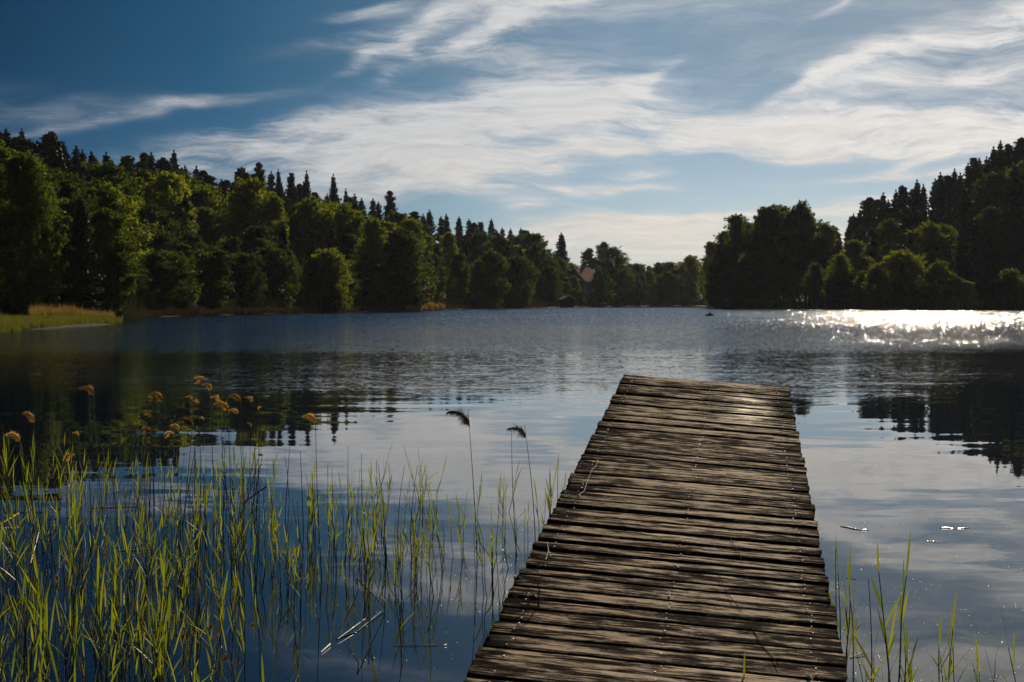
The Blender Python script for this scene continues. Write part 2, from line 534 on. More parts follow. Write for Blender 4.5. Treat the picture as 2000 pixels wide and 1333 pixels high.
def wood_mat():
    m, t = mat('weathered deck wood')
    pc = t.n('ShaderNodeAttribute', attribute_name='pc').outputs['Vector']
    u, v, pid = t.sep(pc)
    w = t.noise(t.xyz(t.mul(u, 2.5), t.mul(v, 9), pid), 1.0, 2, .5)[0]
    # knots pull the grain round them
    vo = t.n('ShaderNodeTexVoronoi', {'Vector': t.xyz(t.mul(u, 2.3), t.mul(v, 5.0), t.mul(pid, 1.37)), 'Scale': 1.0, 'Randomness': 1.0})
    kd = vo.outputs['Distance']
    knot = t.ss(kd, .05, .20, 1.0, 0.0)
    vv = t.add(t.mul(v, 1.0), t.mul(t.sub(w, .5), .03))
    vv = t.add(vv, t.mul(knot, .012))
    grain = t.noise(t.xyz(t.mul(u, 2.8), t.mul(vv, 135), pid), 1.0, 6, .75)[0]
    fine = t.noise(t.xyz(t.mul(u, 12), t.mul(vv, 320), pid), 1.0, 3, .6)[0]
    blot = t.noise(t.xyz(t.mul(u, 3.0), t.mul(vv, 34), t.add(pid, 3.3)), 1.0, 7, .74)[0]
    blot2 = t.noise(t.xyz(t.mul(u, 9), t.mul(v, 30), t.add(pid, 9.3)), 1.0, 3, .6)[0]
    wide = t.noise(t.xyz(t.mul(u, 5.5), t.mul(v, 18), t.add(pid, 5.1)), 1.0, 6, .7)[0]
    plank = t.n('ShaderNodeTexWhiteNoise', {'W': pid}, noise_dimensions='1D').outputs[0]
    f = t.add(t.mul(t.sub(grain, .5), 2.8), t.add(t.mul(t.sub(blot, .5), 3.6), t.mul(t.sub(wide, .5), 3.4)))
    f = t.add(f, t.mul(t.sub(plank, .5), .50))
    f = t.add(f, t.mul(t.sub(fine, .5), 1.5))
    f = t.add(f, t.mul(t.sub(blot2, .5), 1.3))
    f = t.add(f, .58)
    # worn plank ends are darker (algae)
    endd = t.n('ShaderNodeAttribute', attribute_name='ed').outputs['Fac']
    f = t.sub(f, t.mul(t.ss(endd, .0, .20, 1.0, 0.0), .34))
    f = t.sub(f, t.mul(knot, .75))
    ev = t.n('ShaderNodeAttribute', attribute_name='ev').outputs['Fac']
    f = t.sub(f, t.mul(t.ss(t.add(ev, t.mul(t.sub(blot2, .5), .16)), .40, .50), .45))
    c = t.ramp(f, [(0.0, (.004, .002, .0009)), (.28, (.014, .0065, .0022)), (.52, (.070, .035, .013)), (.76, (.30, .172, .072)), (1.0, (.68, .44, .215))])
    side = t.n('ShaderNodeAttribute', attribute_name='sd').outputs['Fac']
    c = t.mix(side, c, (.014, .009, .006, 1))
    ht = t.add(t.mul(grain, .7), t.add(t.mul(fine, .35), t.add(t.mul(blot, .9), t.mul(knot, -.6))))
    bp = t.n('ShaderNodeBump', {'Strength': 1.0, 'Distance': .010, 'Height': ht})
    # one damp patch toward the far end
    wet = t.n('ShaderNodeAttribute', attribute_name='wt').outputs['Fac']
    wet = t.mul(wet, t.ss(blot, .48, .62))
    df = t.n('ShaderNodeBsdfDiffuse', {'Color': c, 'Roughness': .8, 'Normal': bp.outputs[0]})
    gl = t.n('ShaderNodeBsdfGlossy', {'Color': (1, .95, .88, 1), 'Roughness': t.sub(.50, t.mul(wet, .14)), 'Normal': bp.outputs[0]})
    sh = t.n('ShaderNodeMixShader', {0: t.add(t.ss(f, .3, .95, .003, .030), t.mul(wet, .14)), 1: df.outputs[0], 2: gl.outputs[0]})
    t.n('ShaderNodeOutputMaterial', {'Surface': sh.outputs[0]})
    return m


M['ground'] = ground_mat()
M['water'] = water_mat()
M['wood'] = wood_mat()

# ------------------------------------------------------------------ lake outline and terrain
def W(px, py):
    p = on_water(px, py)
    return (p.x, p.y)


LAKE = [(-24, -3), (-45, 12), (-42, 40), W(-300, 660), W(-60, 652), W(0, 648), W(120, 641), W(200, 634), W(237, 630.5), (-29.6, 108), (-38.5, 124), W(300, 619.5), W(400, 616.5),
        W(500, 614), W(600, 611.5), W(700, 609), W(780, 607.3), W(860, 605.3), W(940, 603.5), W(1000, 602.3), W(1080, 601), W(1150, 599.8),
        W(1250, 598.6), W(1330, 598), (52, 480), (62, 400), (58, 335), W(1386, 602.6), W(1430, 603.6), W(1600, 605), W(1800, 606.5), W(2000, 607.6), W(2200, 610), (108, 160), (95, 80), (60, 20), (30, -3)]
LK = np.array([(float(a), float(b)) for a, b in LAKE])


def lake_sd(X, Y):
    """signed distance to the lake outline, positive on land"""
    A = LK
    B = np.roll(LK, -1, axis=0)
    P = np.stack([X, Y], -1)
    dmin = np.full(X.shape, 1e9)
    inside = np.zeros(X.shape, bool)
    for a, b in zip(A, B):
        e = b - a
        w_ = P - a
        tt = np.clip((w_ @ e) / (e @ e), 0, 1)
        dd = np.hypot(w_[..., 0] - tt * e[0], w_[..., 1] - tt * e[1])
        dmin = np.minimum(dmin, dd)
        c = ((a[1] > Y) != (b[1] > Y))
        with np.errstate(divide='ignore', invalid='ignore'):
            xi = a[0] + (Y - a[1]) * (b[0] - a[0]) / (b[1] - a[1] if b[1] != a[1] else 1e-9)
        inside ^= c & (X < xi)
    return np.where(inside, -dmin, dmin)


HX = [-2500, -900, -400, 0, 250, 500, 800, 1000, 1090, 1200, 1380, 1500, 1600, 1700, 1800, 2000, 2300, 4000]
HV = [8, 16, 17, 16, 14.5, 13.5, 11, 8, 4.5, 2.5, 1.5, 2.5, 4, 9, 15, 24, 28, 16]


def terr(X, Y):
    X = np.asarray(X, float)
    Y = np.asarray(Y, float)
    s = lake_sd(X, Y)
    px = 1000 + F * X / np.maximum(Y, 25.0)
    hill = np.interp(px, HX, HV) * np.clip((Y - 10) / 60, 0, 1)
    k = np.clip((s - 6) / 85, 0, 1)
    k = k * k * (3 - 2 * k)
    h = 0.12 + np.minimum(np.maximum(s, 0), 12) * .03 + hill * k
    h += (np.sin(X * .11 + 1) * np.cos(Y * .09) * .35 + np.sin(X * .31) * np.sin(Y * .27 + 2) * .15) * np.clip(s / 10, 0, 1)
    h = np.where(s < 0, 0.12 + s * .25, h)
    return np.maximum(h, -2.5)


def gz(x, y):
    return float(terr(np.array([x]), np.array([y]))[0])


def build_ground():
    xs = np.concatenate([np.linspace(-3000, -400, 14)[:-1], np.linspace(-400, -130, 28)[:-1], np.linspace(-130, 190, 129)[:-1], np.linspace(190, 400, 22)[:-1], np.linspace(400, 3000, 14)])
    ys = np.concatenate([np.linspace(-1500, -40, 10)[:-1], np.linspace(-40, 60, 26)[:-1], np.linspace(60, 340, 113)[:-1], np.linspace(340, 640, 76)[:-1], np.linspace(640, 4500, 18)])
    X, Y = np.meshgrid(xs, ys)
    Z = terr(X, Y)
    V = np.stack([X, Y, Z], -1).reshape(-1, 3)
    nx, ny = len(xs), len(ys)
    i = np.arange(ny - 1)[:, None] * nx + np.arange(nx - 1)[None, :]
    i = i.ravel()
    Q = np.stack([i, i + 1, i + nx + 1, i + nx], -1)
    o = mesh_np('ground', V, Q, M['ground'], smooth=True)
    tag(o, kind='structure')
    # lake surface
    V = [(-140, -30, 0), (160, -30, 0), (160, 640, 0), (-140, 640, 0)]
    o = mesh_np('water', V, [(0, 1, 2, 3)], M['water'])
    tag(o, kind='structure')


build_ground()


def build_wavelets():
    """steep little wind waves on the ruffled part of the lake: real ridges, some of which catch the sun"""
    m, t = mat('wavelet water')
    pb = t.n('ShaderNodeBsdfPrincipled', {'Base Color': (.0035, .006, .010, 1), 'Roughness': .10, 'IOR': 1.333})
    t.n('ShaderNodeOutputMaterial', {'Surface': pb.outputs[0]})
    r = np.random.default_rng(21)
    n = 150000
    Y = 58 + (330 - 58) * r.uniform(0, 1, n) ** .8
    X = r.uniform(-.30, .40, n) * Y
    keep = (lake_sd(X, Y) < -1.5) & (Y + r.normal(0, 12, n) > 92)
    X, Y = X[keep], Y[keep]
    n = len(X)
    yaw = r.normal(0, .6, n)
    L = r.uniform(.035, .10, n) * np.clip(Y / 120, .6, 1.5)
    wd = r.uniform(.03, .08, n) * np.clip(Y / 120, .7, 1.5)
    sl = np.clip(r.normal(.20, .06, n), .03, .4)
    h = wd * sl
    cx, sx = np.cos(yaw), np.sin(yaw)
    V = np.empty((n, 6, 3))
    for k, (a, b, z) in enumerate([(-1, -1, -.004), (1, -1, -.004), (-.8, 0, 1), (.8, 0, 1), (-1, 1, -.004), (1, 1, -.004)]):
        V[:, k, 0] = X + a * L * cx - b * wd * sx
        V[:, k, 1] = Y + a * L * sx + b * wd * cx
        V[:, k, 2] = np.where(z == 1, h, -.004)
    i = np.arange(n)[:, None] * 6
    Q = np.concatenate([i + np.array([[0, 1, 3, 2]]), i + np.array([[2, 3, 5, 4]])])
    o = mesh_np('wavelets', V.reshape(-1, 3), Q, m)
    tag(o, 'small wind wavelets glittering in the sun on the far water', 'wavelets', kind='stuff')


build_wavelets()

# ------------------------------------------------------------------ jetty
def build_jetty():
    A = ray(942, 1262)
    B = ray(1655, 1333)
    C_ = ray(1221, 731)
    D_ = ray(1541, 757)
    Mx = np.array([[B.x, C_.x, -D_.x], [B.y, C_.y, -D_.y], [B.z, C_.z, -D_.z]])
    b, c, d = np.linalg.solve(Mx, np.array(A))
    WID = 1.2
    PA, PB, PC = A, B * b, C_ * c
    k = WID / (PB - PA).length
    PA, PB, PC = PA * k, PB * k, PC * k
    eye = Vector((0, 0, EYE))
    PA, PB, PC = PA + eye, PB + eye, PC + eye
    wv = (PB - PA).normalized()
    lv = (PC - PA)
    L = lv.length
    lv = lv / L
    nv = wv.cross(lv).normalized()
    if nv.z < 0:
        nv = -nv
    # plank boundaries measured along the left edge
    ys = [730.5, 738, 748.5, 756, 766.5, 775.5, 787, 798, 808, 819, 832.5, 846, 857, 871.5, 884, 896, 909, 921, 939, 953, 970, 984, 1001, 1019, 1034, 1051.5, 1069.5, 1085, 1103.5, 1120, 1141, 1162, 1184, 1207.5, 1233, 1258, 1284, 1318]
    ts = []
    for y in ys:
        r = ray(905 + .5258 * (1333 - y), y)
        Mx = np.array([[lv.x, -r.x], [lv.y, -r.y], [lv.z, -r.z]])
        sol = np.linalg.lstsq(Mx, np.array(eye - PA), rcond=None)[0]
        ts.append(float(sol[0]))
    ts = ts[::-1]            # near -> far
    rnd = random.Random(5)
    t0 = ts[0]
    pre = [t0 - .125 * i for i in range(5, 0, -1)]
    ts = pre + ts
    root = empty('jetty', PA + wv * .6)
    tag(root, 'long narrow weathered wooden jetty of dark planks running out over the lake', 'jetty')
    inv = Matrix.Translation(-Vector(root.location))
    PAl = PA - Vector(root.location)
    V, Q, PCA, ED, SD, WT, EV = [], [], [], [], [], [], []
    NU, NV = 46, 7
    TH = .042
    nails = []

    def add_plank(P0, dl, wdir, ldir, ndir, pid, lo, hi):
        wid_l = lo
        n_u = NU
        base = len(V)
        seed = rnd.random() * 10
        bow = rnd.uniform(-.004, .004)
        cup = rnd.uniform(-.003, .0035)
        tilt = rnd.uniform(-.004, .005)
        lift = rnd.uniform(-.004, .004)
        ph = [rnd.uniform(0, 6.28) for _ in range(6)]
        e0, e1 = hi
        sec = []
        # cross-section: top rounded corners, sides, bottom
        prof = [(-.5, -1), (-.5, -.35), (-.49, -.10), (-.455, -.02), (-.25, 0), (0, 0), (.25, 0), (.455, -.02), (.49, -.10), (.5, -.35), (.5, -1)]
        n_p = len(prof)
        for i in range(n_u + 1):
            u = e0 + (e1 - e0) * i / n_u
            jag0 = .0014 * math.sin(u * 5 + ph[0]) + .0010 * math.sin(u * 31 + ph[1]) + .0010 * math.sin(u * 83 + ph[4])
            jag1 = .0014 * math.sin(u * 4 + ph[2]) + .0010 * math.sin(u * 27 + ph[3]) + .0010 * math.sin(u * 71 + ph[5])
            for (pv, pz) in prof:
                jv = jag0 if pv < 0 else jag1
                l_ = dl / 2 + pv * dl * 1.0 + (jv if abs(pv) > .3 else 0)
                z_ = pz * TH + lift + bow * math.cos(math.pi * u / 1.2) + cup * (4 * pv * pv) + tilt * pv * 2
                eu = u + (.004 * math.sin(pv * 9 + ph[1]) if i in (0, n_u) else 0)
                p = P0 + wdir * eu + ldir * l_ + ndir * z_
                V.append(tuple(p))
                PCA.append((u, pv * dl, pid))
                ED.append(min(u - e0, e1 - u))
                EV.append(abs(pv))
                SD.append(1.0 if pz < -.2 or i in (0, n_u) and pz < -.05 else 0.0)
                WT.append(0.0)
        for i in range(n_u):
            for j in range(n_p - 1):
                a = base + i * n_p + j
                Q.append((a, a + 1, a + n_p + 1, a + n_p))
            a = base + i * n_p
            Q.append((a + n_p - 1, a, a + n_p, a + 2 * n_p - 1))
        # end caps as quads between mirrored profile points
        for i in (0, n_u):
            for j in range((n_p - 1) // 2):
                a, b_ = base + i * n_p + j, base + i * n_p + j + 1
                c_, d_ = base + i * n_p + n_p - 2 - j, base + i * n_p + n_p - 1 - j
                Q.append((a, b_, c_, d_) if i else (d_, c_, b_, a))
        return lift

    n = len(ts) - 1
    for i in range(n):
        gap = rnd.choice([.016, .020, .025, .030, .036])
        dl = (ts[i + 1] - ts[i]) - gap
        e0 = rnd.uniform(-.009, .005)
        e1 = WID + rnd.uniform(-.006, .009)
        skew = rnd.uniform(-.006, .006)
        wd = (wv + lv * skew).normalized()
        P0 = PAl + lv * ts[i]
        pid = i * 1.713 + 2.1
        st = len(V)
        lift = add_plank(P0, dl, wd, lv, nv, pid, None, (e0, e1))
        frac = ts[i] / ts[-1]
        if .70 < frac < .92:
            for q in range(st, len(V)):
                u = PCA[q][0]
                WT[q] = max(0.0, 1 - abs(u - .88) / .22) * (1 - abs(frac - .80) / .12)
        for row, uu in enumerate((.075, .615 - .06 * (1 - frac) + .03, 1.105)):
            for _ in range(2 if rnd.random() < .8 else 1):
                uo = uu + rnd.uniform(-.012, .012)
                lo = dl * (.25 + .5 * (_ if row != 1 else (1 - _))) + rnd.uniform(-.012, .012)
                pc = P0 + wd * uo + lv * lo + nv * (lift + .0005)
                nails.append((ts[i] + lo, pc, wd, rnd.uniform(.0038, .0052)))
    # level stretch behind, back to the shore
    back = Vector((-lv.x, -lv.y, 0)).normalized()
    P0 = PAl + lv * ts[0]
    wl = wv.copy()
    s_ = 0.0
    i = 0
    zl = PA.z
    while True:
        dl = rnd.uniform(.12, .15)
        s_ += dl + .014
        Pn = P0 + back * s_
        wl = (wl + Vector((-back.y, back.x, 0)) * 0).normalized()
        wz = Vector((wv.x, wv.y, wv.z * max(0, 1 - s_ * .5))).normalized()
        nn = wz.cross(-back).normalized()
        if nn.z < 0:
            nn = -nn
        add_plank(Pn, dl, wz, -back, nn, 90 + i * 1.37, None, (rnd.uniform(-.015, .012), WID + rnd.uniform(-.012, .015)))
        i += 1
        if i > 62:
            break
    end_back = P0 + back * s_
    deck = mesh_np('deck', V, Q, M['wood'], root, smooth=False)
    for nm, arr, ty in (('pc', PCA, 'FLOAT_VECTOR'), ('ed', ED, 'FLOAT'), ('sd', SD, 'FLOAT'), ('wt', WT, 'FLOAT'), ('ev', EV, 'FLOAT')):
        at_ = deck.data.attributes.new(nm, ty, 'POINT')
        at_.data.foreach_set('vector' if ty == 'FLOAT_VECTOR' else 'value', np.array(arr, np.float32).ravel())
    nails.sort(key=lambda q: q[0])
    rest = MB()
    for k, (dist, pc, wd, r_) in enumerate(nails):
        mb = MB() if k < 100 else rest
        rings = []
        for (rr, hh) in ((1, -.3), (1, .25), (.7, .62), (.25, .78)):
            rings.append([pc + (wd * math.cos(a * math.pi / 4) + lv * math.sin(a * math.pi / 4)) * r_ * rr + nv * (r_ * hh) for a in range(8)])
        b0 = mb.quad_grid(rings)
        mb.f.append(tuple(b0 + 24 + a for a in range(8)))
        if k < 100:
            mb.build('nail', M['nail'], root, smooth=True)
    tag(rest.build('nails', M['nail'], root, smooth=True), kind='stuff')
    # long beams under the deck
    def beam(u):
        mb = MB()
        for (a, z0) in (((PAl + lv * ts[0]), None),):
            P1 = PAl + lv * (ts[-1] - .03) + wv * u - nv * (.045 + .001)
            P2 = PAl + lv * ts[0] + wv * u - nv * .046
            rows = []
            for P in (P2, P1):
                rows.append([P - wv * .03, P + wv * .03, P + wv * .03 - nv * .14, P - wv * .03 - nv * .14])
            b0 = mb.quad_grid(rows)
            mb.f.append((b0, b0 + 1, b0 + 2, b0 + 3))
            mb.f.append((b0 + 7, b0 + 6, b0 + 5, b0 + 4))
            P3 = end_back + wv * u
            P3 = Vector((P3.x, P3.y, P2.z - .01))
            rows = [[P - wv * .029, P + wv * .029, P + wv * .029 - Vector((0, 0, .135)), P - wv * .029 - Vector((0, 0, .135))] for P in (P3, P2 - lv * .01)]
            b0 = mb.quad_grid(rows)
            mb.f.append((b0, b0 + 1, b0 + 2, b0 + 3))
            mb.f.append((b0 + 7, b0 + 6, b0 + 5, b0 + 4))
        mb.build('beam', M['rust'], root)
    for u in (.10, .60, 1.10):
        beam(u)
    for tt in (ts[6], ts[22], ts[-3]):
        for u in (.17, 1.03):
            P = PAl + lv * tt + wv * u - nv * .05
            mb = MB()
            mb.tube([P, Vector((P.x, P.y, -2.0 - root.location.z))], [.055, .06], 10)
            mb.build('post', M['rust'], root, smooth=True)
    return PA, wv, lv, nv, ts


JET = build_jetty()


def on_deck(px, py):
    PA, wv, lv, nv, ts = JET
    r = ray(px, py)
    eye = Vector((0, 0, EYE))
    k = (PA - eye).dot(nv) / r.dot(nv)
    return eye + r * k


# ------------------------------------------------------------------ trees
rg = np.random.default_rng(11)


def leaf_quads(P, size, nb=None, elong=1.5, flat=0.0):
    """diamond leaf clumps at points P, random orientation; returns V,F"""
    n = len(P)
    a = rg.normal(size=(n, 3))
    a /= np.linalg.norm(a, axis=1)[:, None]
    b = rg.normal(size=(n, 3))
    if nb is not None:
        nb = nb / np.maximum(np.linalg.norm(nb, axis=1)[:, None], 1e-6)
        w_ = nb + rg.normal(size=(n, 3)) * .55
        w_ /= np.linalg.norm(w_, axis=1)[:, None]
        a = a - (a * w_).sum(1)[:, None] * w_
        a /= np.linalg.norm(a, axis=1)[:, None]
        b = np.cross(w_, a)
    else:
        b = b - (a * b).sum(1)[:, None] * a
        b /= np.linalg.norm(b, axis=1)[:, None]
    if flat:
        a[:, 2] -= flat
        a /= np.linalg.norm(a, axis=1)[:, None]
    s = (size * rg.uniform(.6, 1.4, n))[:, None]
    V = np.empty((n, 4, 3))
    V[:, 0] = P - a * s * elong * .5
    V[:, 1] = P + b * s * .5
    V[:, 2] = P + a * s * elong * .5
    V[:, 3] = P - b * s * .5
    Fq = np.arange(4 * n).reshape(n, 4)
    return V.reshape(-1, 3), Fq


def tree_parts(crownV, crownF, trunk_mb, mkey, barkkey, kind):
    root = empty(kind, (0, 0, -5000))
    tr = trunk_mb.build('trunk', M[barkkey], root, smooth=True)
    cr = mesh_np('crown', crownV, crownF, M[mkey], root)
    return root, [tr, cr]


def limb(mb, p, q, r0, r1, sag=0.0, n=5):
    p, q = Vector(p), Vector(q)
    pts = []
    for i in range(4):
        f = i / 3
        c = p.lerp(q, f)
        c.z += sag * math.sin(math.pi * f)
        pts.append(c)
    mb.tube(pts, [r0 + (r1 - r0) * i / 3 for i in range(4)], n)


def broad_tree(seed, h=14.0, w=9.0, low=.12, n_cl=46, leaf=.30, per=210, mkey='broad', bark='bark', kind='broadleaf_tree', top=1.0, hang=0.0, col=1.0):
    global rg
    rg = np.random.default_rng(seed)
    tb = MB()
    lean = rg.normal(0, .03, 2) * h
    pts, rr = [], []
    for i in range(6):
        f = i / 5
        pts.append((lean[0] * f * f + rg.normal(0, .06), lean[1] * f * f + rg.normal(0, .06), f * h * .88 - .3))
        rr.append(.018 * h * (1 - f) ** .8 + .03)
    tb.tube(pts, rr, 8)
    P = []
    z0 = h * low
    lob = rg.uniform(0, 6.28, 6)
    gap = rg.uniform(0, 6.28, 3)
    n_cl = int(n_cl * 1.6)
    per = int(per * .62)
    for k in range(n_cl):
        f = (k + .5) / n_cl
        zf = f ** .85
        ang = k * 2.399 + rg.normal(0, .6)
        z = z0 + (h - z0) * zf
        prof = math.sin(math.pi * min(1, (zf * .86 + .14)) ** 1.2) ** .62 * col
        wob = 1 + .22 * math.sin(3 * ang + lob[0] + zf * 5) + .16 * math.sin(5 * ang + lob[1] - zf * 7) + .15 * math.sin(zf * 14 + lob[2])
        if math.sin(2 * ang + gap[0]) * math.sin(zf * 9 + gap[1]) > .62:
            continue
        rad = w / 2 * prof * wob * (rg.uniform(.25, 1.12) ** .7)
        cx, cy = rad * math.cos(ang) * .86 + lean[0] * zf, rad * math.sin(ang) * .86 + lean[1] * zf
        cr = (w * .092) * rg.uniform(.45, 1.6)
        an3 = np.array([rg.uniform(.8, 1.5), rg.uniform(.8, 1.5), rg.uniform(.55, .95)])
        zc = min(z + rg.normal(0, .03) * h, h - cr * .4 + rg.uniform(-.02, .015) * h)
        c = np.array([cx, cy, zc])
        zb = max(h * .14, c[2] - rad * .8 - h * .05)
        limb(tb, (lean[0] * zb / h, lean[1] * zb / h, zb), (c[0], c[1], c[2] - cr * .2), .045 * w / 9 + .02, .02, .1)
        m_ = int(per * rg.uniform(.6, 1.2) * (cr / (w * .092)) ** 1.6)
        d = rg.normal(size=(m_, 3))
        d /= np.linalg.norm(d, axis=1)[:, None]
        r_ = cr * (rg.uniform(.15, 1, m_) ** .45)
        q = c + d * an3 * r_[:, None] + rg.normal(0, .12, (m_, 3))
        if hang:
            q[:, 2] -= rg.uniform(0, 1, m_) ** 2 * hang
        P.append(q)
        # sprays of twigs that break the outline
        for _ in range(5):
            dd = rg.normal(size=3)
            dd[2] = abs(dd[2]) * .7
            dd /= np.linalg.norm(dd)
            ts = rg.uniform(.6, 1.0, 22)[:, None]
            P.append(c + dd * an3 * cr * ts * rg.uniform(1.3, 1.75) + rg.normal(0, .09, (22, 3)))
    P = np.concatenate(P)
    P = P[P[:, 2] > .25]
    V, Fq = leaf_quads(P, leaf, None, 1.5, flat=.4 if hang else 0)
    return tree_parts(V, Fq, tb, mkey, bark, kind), h, w


def spruce_tree(seed, h=15.0, w=4.6, kind='spruce_tree', gap=0.0, mkey='spruce'):
    global rg
    rg = np.random.default_rng(seed)
    tb = MB()
    tb.tube([(0, 0, -.3), (rg.normal(0, .05), 0, h * .5), (0, rg.normal(0, .05), h)], [.016 * h, .010 * h, .012], 8)
    P, N = [], []
    nl = int(h * 2.4)
    for k in range(nl):
        f = (k + .3) / nl
        z = h * (.06 + .93 * f)
        r = w / 2 * ((1 - f) ** .58) * rg.uniform(.62, 1.15) + .08
        if gap and rg.random() < gap:
            r *= .45
        nb = 7 + int(4 * (1 - f))
        for j in range(nb):
            an = j * 2 * math.pi / nb + k * .7 + rg.normal(0, .18)
            rl = r * rg.uniform(.65, 1.15)
            drop = rl * (.32 - .55 * f)
            m_ = max(8, int(rl * 42))
            tt = rg.uniform(.08, 1, m_) ** .8
            side = rg.normal(0, 1, m_) * (.16 + .14 * rl * (1 - tt))
            x = math.cos(an) * rl * tt - math.sin(an) * side
            y = math.sin(an) * rl * tt + math.cos(an) * side
            zz = z - drop * tt + .12 * tt ** 3 * rl - np.abs(rg.normal(0, .13, m_))
            P.append(np.stack([x, y, zz], -1))
        if k % 2 == 0:
            for j in range(4):
                an = j * 1.57 + k
                limb(tb, (0, 0, z), (math.cos(an) * r * .85, math.sin(an) * r * .85, z - r * (.3 - .5 * f)), .03, .012, 0, 4)
    tp = np.stack([rg.normal(0, .05, 40), rg.normal(0, .05, 40), h * rg.uniform(.94, 1.01, 40)], -1)
    P.append(tp)
    P = np.concatenate(P)
    V, Fq = leaf_quads(P, .17, None, 2.3)
    return tree_parts(V, Fq, tb, mkey, 'bark', kind), h, w


def pine_tree(seed, h=15.0, w=5.5, bare=.42, kind='pine_tree'):
    global rg
    rg = np.random.default_rng(seed)
    tb = MB()
    l_ = rg.normal(0, .4, 2)
    tb.tube([(0, 0, -.3), (l_[0] * .3, l_[1] * .3, h * .4), (l_[0], l_[1] * .8, h * .75), (l_[0] * .8, l_[1], h * .97)], [.017 * h, .013 * h, .008 * h, .02], 8)
    P = []
    nc = 84
    for k in range(nc):
        f = (k + .5) / nc
        z = h * (bare + (1 - bare) * f)
        prof = (1 - f) ** .55 * (.45 + .55 * min(1, f * 4))
        rad = w / 2 * prof * rg.uniform(.35, 1.2) + .12
        an = k * 2.4 + rg.normal(0, .5)
        m_ = int(70 + 60 * rad)
        tt = rg.uniform(.12, 1, m_) ** .7
        rise = rg.uniform(-.1, .35)
        th = .12 + .13 * rad
        x = l_[0] * f + math.cos(an) * rad * tt + rg.normal(0, th, m_)
        y = l_[1] * f + math.sin(an) * rad * tt + rg.normal(0, th, m_)
        zz = z + rise * rad * tt * tt + rg.normal(0, .13, m_)
        P.append(np.stack([x, y, np.minimum(zz, h * rg.uniform(.97, 1.0))], -1))
        if k % 2 == 0:
            limb(tb, (l_[0] * f, l_[1] * f, z), (l_[0] * f + math.cos(an) * rad * .9, l_[1] * f + math.sin(an) * rad * .9, z + rise * rad * .8), .04, .015, 0, 4)
    P = np.concatenate(P)
    V, Fq = leaf_quads(P, .16, None, 2.2)
    return tree_parts(V, Fq, tb, 'pine', 'pinebark', kind), h, w


PROTO = {
    'broad': [broad_tree(101, 14, 8.4, n_cl=92, leaf=.21, per=170), broad_tree(102, 14, 7.0, n_cl=88, leaf=.21, per=170), broad_tree(103, 14, 10, n_cl=104, leaf=.21, per=180), broad_tree(104, 14, 7.8, low=.08, n_cl=84, leaf=.21, per=180),
              broad_tree(105, 14, 6.4, low=.1, n_cl=80, leaf=.2, per=160)],
    'birch': [broad_tree(201, 16, 6.2, .10, 110, .18, 150, 'birch', 'birchbark', 'birch_tree', hang=1.5), broad_tree(202, 16, 7.2, .12, 116, .18, 170, 'birch', 'birchbark', 'birch_tree', hang=2.0),
              broad_tree(203, 16, 5.0, .16, 80, .18, 130, 'birch', 'birchbark', 'birch_tree', hang=1.3)],
    'spruce': [spruce_tree(301), spruce_tree(302, 15, 5.6, gap=.15), spruce_tree(303, 15, 4.0, gap=.25), spruce_tree(304, 15, 4.6, gap=.35)],
    'pine': [pine_tree(401), pine_tree(402, 15, 6.4, .35), pine_tree(403, 15, 4.8, .25), pine_tree(404, 15, 5.2, .3)],
    'bush': [broad_tree(501, 6.5, 7.0, .04, 70, .17, 170, 'bush', 'bark', 'alder_bush'), broad_tree(502, 6.5, 5.6, .04, 60, .17, 170, 'bush', 'bark', 'alder_bush')],
    'dome': [broad_tree(601, 15, 11, .45, 60, .22, 120, 'broad', 'bark', 'spreading_tree')],
}
USED = set()
trng = random.Random(77)
TREE_N = 0


def plant(kind, px, ytop, D, wpx=None, label=None, group=None, var=None, cat=None, mn=3.0, lum=None):
    global TREE_N
    X = (px - 1000) / F * D
    z = gz(X, D)
    ht = (588 - ytop) / F * D + EYE - z
    if ht < mn:
        ht = mn
    lst = PROTO[kind]
    i = trng.randrange(len(lst)) if var is None else var % len(lst)
    (root, kids), h0, w0 = lst[i]
    if (kind, i) in USED:
        o = copy_tree(root, kids)
    else:
        o = root
        USED.add((kind, i))
    s = ht / h0
    sw = s * trng.uniform(.88, 1.12) if wpx is None else (wpx / F * D) / w0
    if wpx is None:
        sw = min(max(sw, .55 if kind != 'bush' else .45), 1.35)
    o.location = (X, D, z)
    o.scale = (sw, sw, s)
    o.rotation_euler = (0, 0, trng.uniform(0, 6.28))
    TREE_N += 1
    lm = lum if lum is not None else trng.choice([.14, .22, .28, .34, .42, .58]) + (.16 if px > 1380 else 0)  # trees on the right get lighter leaf colour to stand for backlight
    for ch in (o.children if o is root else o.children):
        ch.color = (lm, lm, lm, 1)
    tag(o, label, cat or {'broad': 'tree', 'birch': 'tree', 'spruce': 'tree', 'pine': 'tree', 'bush': 'bush', 'dome': 'tree'}[kind], group)
    return o


def shore_D(px):
    xs = [-300, 0, 237, 238, 300, 400, 500, 600, 700, 780, 860, 940, 1000, 1080, 1150, 1250, 1330, 1385]
    ys = [62, 75, 104, 130, 142, 157, 172, 190, 213, 232, 259, 289, 313, 345, 379, 422, 448, 470]
    return float(np.interp(px, xs, ys))


KN = {'broad': 'leafy broadleaf tree', 'birch': 'slender birch tree with hanging foliage', 'spruce': 'dark pointed spruce', 'pine': 'dark open crowned pine', 'bush': 'low rounded green bush', 'dome': 'wide domed tree'}


